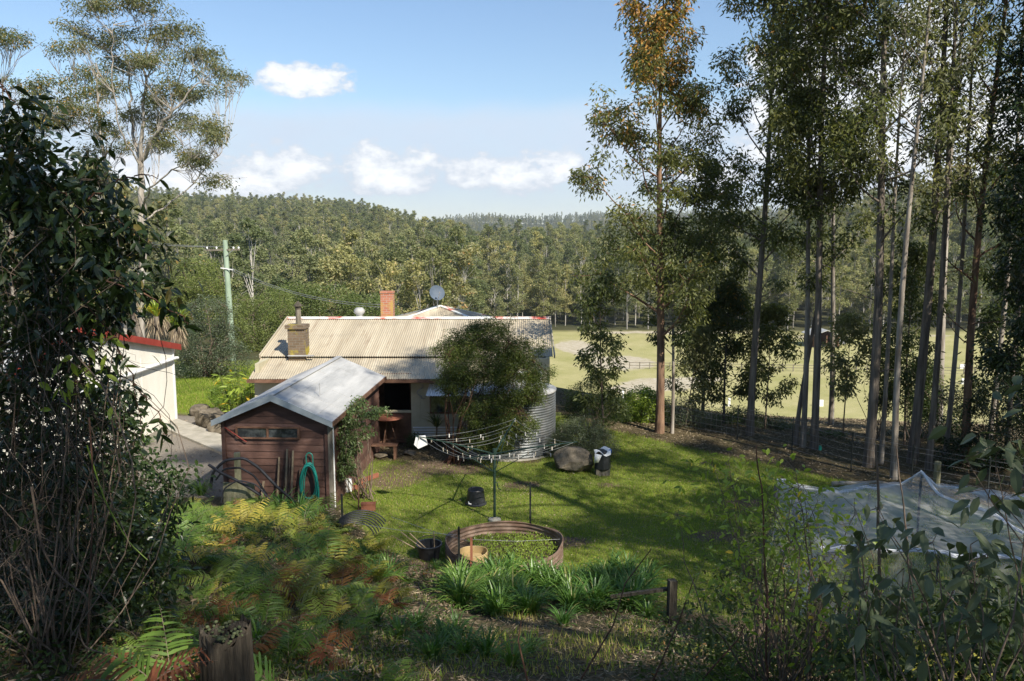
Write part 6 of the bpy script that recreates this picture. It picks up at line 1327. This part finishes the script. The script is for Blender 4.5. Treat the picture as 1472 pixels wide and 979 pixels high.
    low('shrub', 'dark small-leaved undergrowth below the light shrub', 1120, 975, 6.4, [ell(1120,900,6.6,.8,.5,.35), ell(1040,930,6.8,.6,.5,.25), ell(1220,930,6.4,.7,.5,.35), ell(1130,820,6.8,.4,.4,.35)], 'shrub_mid', seed=155, nclump=190, per=14, rad=.15, lsz=(.06, .028), fold=True, nstem=40, r=.008)
    low('shrub', 'feathery olive shrub standing just left of the netted plot', 1085, 860, 8.5, [ell(1110,790,8.5,.35,.4,.5), ell(1075,840,8.5,.35,.4,.35)], 'shrub_mid', seed=156, nclump=130, per=16, rad=.14, lsz=(.06, .022), nstem=26, r=.008)
    # big grey-green leaves at the right edge
    low('broad_leaf_shrub', 'shrub with large dull grey-green leaves at the right edge close to the viewer', 1420, 975, 3.6,
        [ell(1435,690,3.5,.17,.3,.26), ell(1470,600,3.5,.14,.2,.22), ell(1400,800,3.6,.25,.3,.14), ell(1290,790,3.8,.22,.3,.10), ell(1440,860,3.4,.25,.3,.25), ell(1340,880,3.7,.35,.3,.22), ell(1250,870,4.0,.25,.3,.15), ell(1270,760,3.9,.14,.2,.10)], 'shrub_grey2', bark='twig', seed=157, nclump=80, per=4, rad=.10, lsz=(.098, .05), fold=True, nstem=30, r=.008, droop=.5, stemk=6, twigs=3)
    low('shrub', 'dark leafy undergrowth in the bottom right corner', 1350, 975, 5.2, [ell(1350,930,5.2,.8,.5,.3), ell(1440,900,5.,.4,.4,.35), ell(1260,960,5.2,.5,.4,.25), ell(1450,960,4.6,.4,.4,.25)], 'shrub_mid', seed=158, nclump=230, per=13, rad=.15, lsz=(.07, .034), fold=True, nstem=34, r=.008)
    # upright stems on the right
    for i, (pts, Y, r, m, lab) in enumerate([([(1262,975),(1264,800),(1262,700),(1258,640)],7.0,.018,'twig','pale slim upright sapling stem in front of the netting'),([(1105,975),(1100,850),(1098,740),(1085,640)],5.8,.010,'twig_red','thin upright reddish stem rising through the light shrub'),([(1330,975),(1305,800),(1290,640)],6.4,.010,'twig','thin bare stem right of the sapling stem')]):
        P = np.array([W(x, y, Y) for x, y in pts]); u = np.linspace(0, len(P)-1, 16); Q = np.c_[[np.interp(u, range(len(P)), P[:, k]) for k in range(3)]].T; Q[:, :2] += np.cumsum(rs.normal(size=(16, 2))*.006, 0); solo(Geo().tube(Q, np.linspace(r, r*.5, 16), 7), 'sapling_stem', m, Q[0], lab, 'stem', smooth=True)
    # bare woody stems at the bottom centre
    for i, (pts, lab) in enumerate([([(835,979),(880,900),(900,840),(935,790)],'thin dark bare stem rising from the bottom centre to the drift'),([(940,979),(975,890),(1000,830)],'thin dark bare stem right of bottom centre'),([(1010,975),(1060,920),(1075,900)],'short dark twig at the bottom right of centre'),([(760,979),(745,920),(748,880)],'short dark bare stem at the bottom centre')]):
        P = np.array([W(x, y, 6.4) for x, y in pts]); solo(Geo().tube(P+rs.normal(size=P.shape)*.01, np.linspace(.009, .004, len(P)), 5), 'bare_stem', 'twig_red', P[0], lab, 'stem')
M['shrub_lime'] = leafmat('shrub_lime', (.14,.20,.025), (.36,.44,.07), (.6,.42,.04), .42, .4, .4)
M['stump_wood'] = mat('stump_wood', (.022,.018,.013), (.085,.07,.05), 5, .95, .8, stretch=(4, 4, .5), c3=(.13,.12,.09))
M['lichen'] = mat('lichen', (.03,.04,.018), (.10,.115,.055), 20, .95, tint=.3)
M['shrub_grey2'] = leafmat('shrub_grey2', (.06,.085,.04), (.14,.165,.085), None, .18, .5, .4)
foreground()

# ------------------------------------------------------------------ grass, litter, weeds
def ground_cover():
    rs = np.random.RandomState(77)
    def scatter(n, x0, x1, y0, y1, m):
        x = rs.uniform(x0, x1, n); y = rs.uniform(y0, y1, n); k = rs.rand(n) < m(x, y); return x[k], y[k]
    def bladefield(name, n, area, m, hmin, hmax, wd, mt, lab, cat, tr=(.1, .8), dry=.06, lean=.5):
        x, y = scatter(n, *area, m); z = ground_z(x, y); k = len(x); C = np.c_[x, y, z-.005]; h = rs.uniform(hmin, hmax, k); a = rs.uniform(0, 6.28, k)
        D = np.c_[np.cos(a)*lean*rs.rand(k), np.sin(a)*lean*rs.rand(k), np.ones(k)]; D = unit(D)*h[:, None]; S = np.c_[-np.sin(a), np.cos(a), 0*a]*wd/2
        V = np.stack([C-S, C+S, C+D], 1).reshape(-1, 3); pt = np.clip(.5+vnoise(x*.9, y*.9, 31)*.35+vnoise(x*3, y*3, 32)*.2, 0, 1); t = tr[0]+(tr[1]-tr[0])*np.clip(pt*.85+rs.rand(k)*.2, 0, 1); t = np.where(rs.rand(k) < dry*(1+2*pt), .92, t)  # broad tint noise: uneven grass, strengthened to put yellow sun patches into its colour
        g = Geo(); g.add(V, np.arange(k*3).reshape(k, 3), t); o = g.build(name, M[mt]); setp(o, lab, None, None, 'stuff')
    bx, by = BED[0], BED[1]
    lm = lambda x, y: lawn_mask(x, y)*(((x-bx)**2+(y-by)**2) > BR**2+.05)*np.clip(1.05-zones(x, y)[4]*.85, 0, 1)*np.clip(19/y, .5, 1)
    bladefield('lawn_grass', 420000, (-5, 11.5, 13, 28.6), lm, .025, .06, .016, 'grass', 'short mown grass of the lawn', 'grass')
    bladefield('far_grass', 50000, (-16, -10.4, 29.2, 40), lambda x, y: np.ones_like(x), .04, .1, .03, 'grass', 'sunlit grass beyond the garage', 'grass')
    bladefield('grass_tufts', 26000, (-4.5, 11, 12.8, 27.5), lambda x, y: (lawn_mask(x, y) > .3)*(((x-bx)**2+(y-by)**2) > BR**2+.05)*(vnoise(x*1.7, y*1.7, 41) > .25), .06, .11, .014, 'grass', 'longer tufts of grass in the lawn', 'grass')
    # weeds on the bank and under the net
    bladefield('bank_weeds', 30000, (-3.5, 8, 5.5, 13.6), lambda x, y: (vnoise(x*1.6, y*1.6, 44) > .05)*.8, .05, .16, .014, 'grass', 'thin weeds and grass on the bank', 'grass', dry=.25, lean=1.)
    bladefield('plot_grass', 60000, (5.2, 13.5, 10.6, 16.8), lambda x, y: (vnoise(x*1.2, y*1.2, 45) > -.25)*.8, .05, .14, .016, 'grass', 'grass growing inside the netted plot', 'grass', dry=.2)
    # fallen leaves and straw
    def flakes(name, n, area, m, L, Wd, lab, mt='straw'):
        x, y = scatter(n, *area, m); z = ground_z(x, y)+rs.uniform(.004, .03, len(x)); g = Geo(); leaf_quads(g, np.c_[x, y, z], np.c_[rs.normal(size=(len(x), 2)), rs.normal(size=len(x))*.22], rs.uniform(*L, len(x)), rs.uniform(*Wd, len(x)), rs.rand(len(x)), rs); o = g.build(name, M[mt]); setp(o, lab, None, None, 'stuff')
    flakes('straw_mulch', 52000, (-3.6, 8, 5.2, 14), lambda x, y: np.clip(.5+vnoise(x*1.1, y*1.1, 46)*.9, .05, 1), (.04, .16), (.004, .016), 'straw and fallen leaves on the bank')
    flakes('leaf_litter', 30000, (-5, 11, 13, 28), lambda x, y: np.clip(.25+.5*zones(x, y)[4]+.3*vnoise(x*.8, y*.8, 47), .04, 1), (.04, .09), (.012, .022), 'dry leaves scattered over the lawn')
    flakes('fence_litter', 26000, (2, 22, 19, 34), lambda x, y: (lawn_mask(x, y) < .2)*.9, (.06, .16), (.015, .03), 'leaf litter under the gums by the fence')
    flakes('bank_litter', 60000, (-13, -1, 5, 28), lambda x, y: (lawn_mask(x, y) < .4)*np.where(y > 18.6, .12, .9)*np.where(x < -7, .5, 1), (.05, .14), (.01, .03), 'brown litter under the ferns', 'straw')
    # low leafy undergrowth between the ferns
    n = 150000; x = rs.uniform(-7, 8, n); y = rs.uniform(4.5, 17.5, n); k = (lawn_mask(x, y) < .15)&(rs.rand(n) < np.clip(.55+vnoise(x*.9, y*.9, 61)*.9, .0, 1)*np.where(x < -.9, .55, np.where((y < 12.2)&(x > 1.2), .6, .10)))&((x < -.2)|(x > 1.2)|(y < 8)); x, y = x[k], y[k]
    z = ground_z(x, y)+rs.rand(len(x))**1.5*np.clip(.22+.16*vnoise(x*1.4, y*1.4, 62), .04, .4); D = rs.normal(size=(len(x), 3))*np.array([1, 1, .4])+np.array([0, 0, .25]); g = Geo()
    leaf_quads(g, np.c_[x, y, z], D, rs.uniform(.03, .075, len(x)), rs.uniform(.014, .034, len(x)), np.where(rs.rand(len(x)) < .05, .9, np.clip(.35+.3*vnoise(x*2, y*2, 63)+rs.rand(len(x))*.3, 0, .8)), rs); o = g.build('undergrowth', M['undergrowth']); setp(o, 'low mixed green undergrowth on the bank', None, None, 'stuff')
    # plants in the round bed
    g = Geo(); n = 5200; a = rs.uniform(0, 6.28, n); r = (BR-.1)*rs.rand(n)**.5; x = bx+r*np.cos(a); y = by+r*np.sin(a); k = (vnoise(x*2.2, y*2.2, 51)+.25*(x-bx) > -.05)&(((x-bx+.62)**2+(y-by+.35)**2) > .1); x, y = x[k], y[k]
    hh = .16+.24*np.clip((x-bx)*.6+(y-by)*.15, 0, 1)*rs.rand(len(x)); C = np.c_[x, y, gz(bx, by)+hh]; D = rs.normal(size=C.shape)+np.array([0, 0, .6])
    leaf_quads(g, C, D, rs.uniform(.04, .08, len(x)), rs.uniform(.014, .028, len(x)), np.clip(rs.rand(len(x))*.6+.3*((x-bx) > .3), 0, .8), rs); o = g.build('bed_weeds', M['shrub_bright'], None, org=BED); setp(o, 'fresh green weeds and pale foliage filling the round garden bed', None, None, 'stuff')
ground_cover()

# ------------------------------------------------------------------ air
def haze():
    g = Geo().box((0, 900, 60), (5200, 3300, 200)); m = bpy.data.materials.new('haze_air'); m.use_nodes = True; N = m.node_tree.nodes; L = m.node_tree.links; N.clear()
    out = N.new('ShaderNodeOutputMaterial'); v = N.new('ShaderNodeVolumePrincipled'); v.inputs['Color'].default_value = (.86, .93, 1, 1); v.inputs['Density'].default_value = HAZE; v.inputs['Anisotropy'].default_value = .2
    L.new(v.outputs[0], out.inputs['Volume']); o = g.build('haze', m); setp(o, 'thin blue haze in the air over the valley', None, None, 'stuff')
HAZE = .00016
haze()
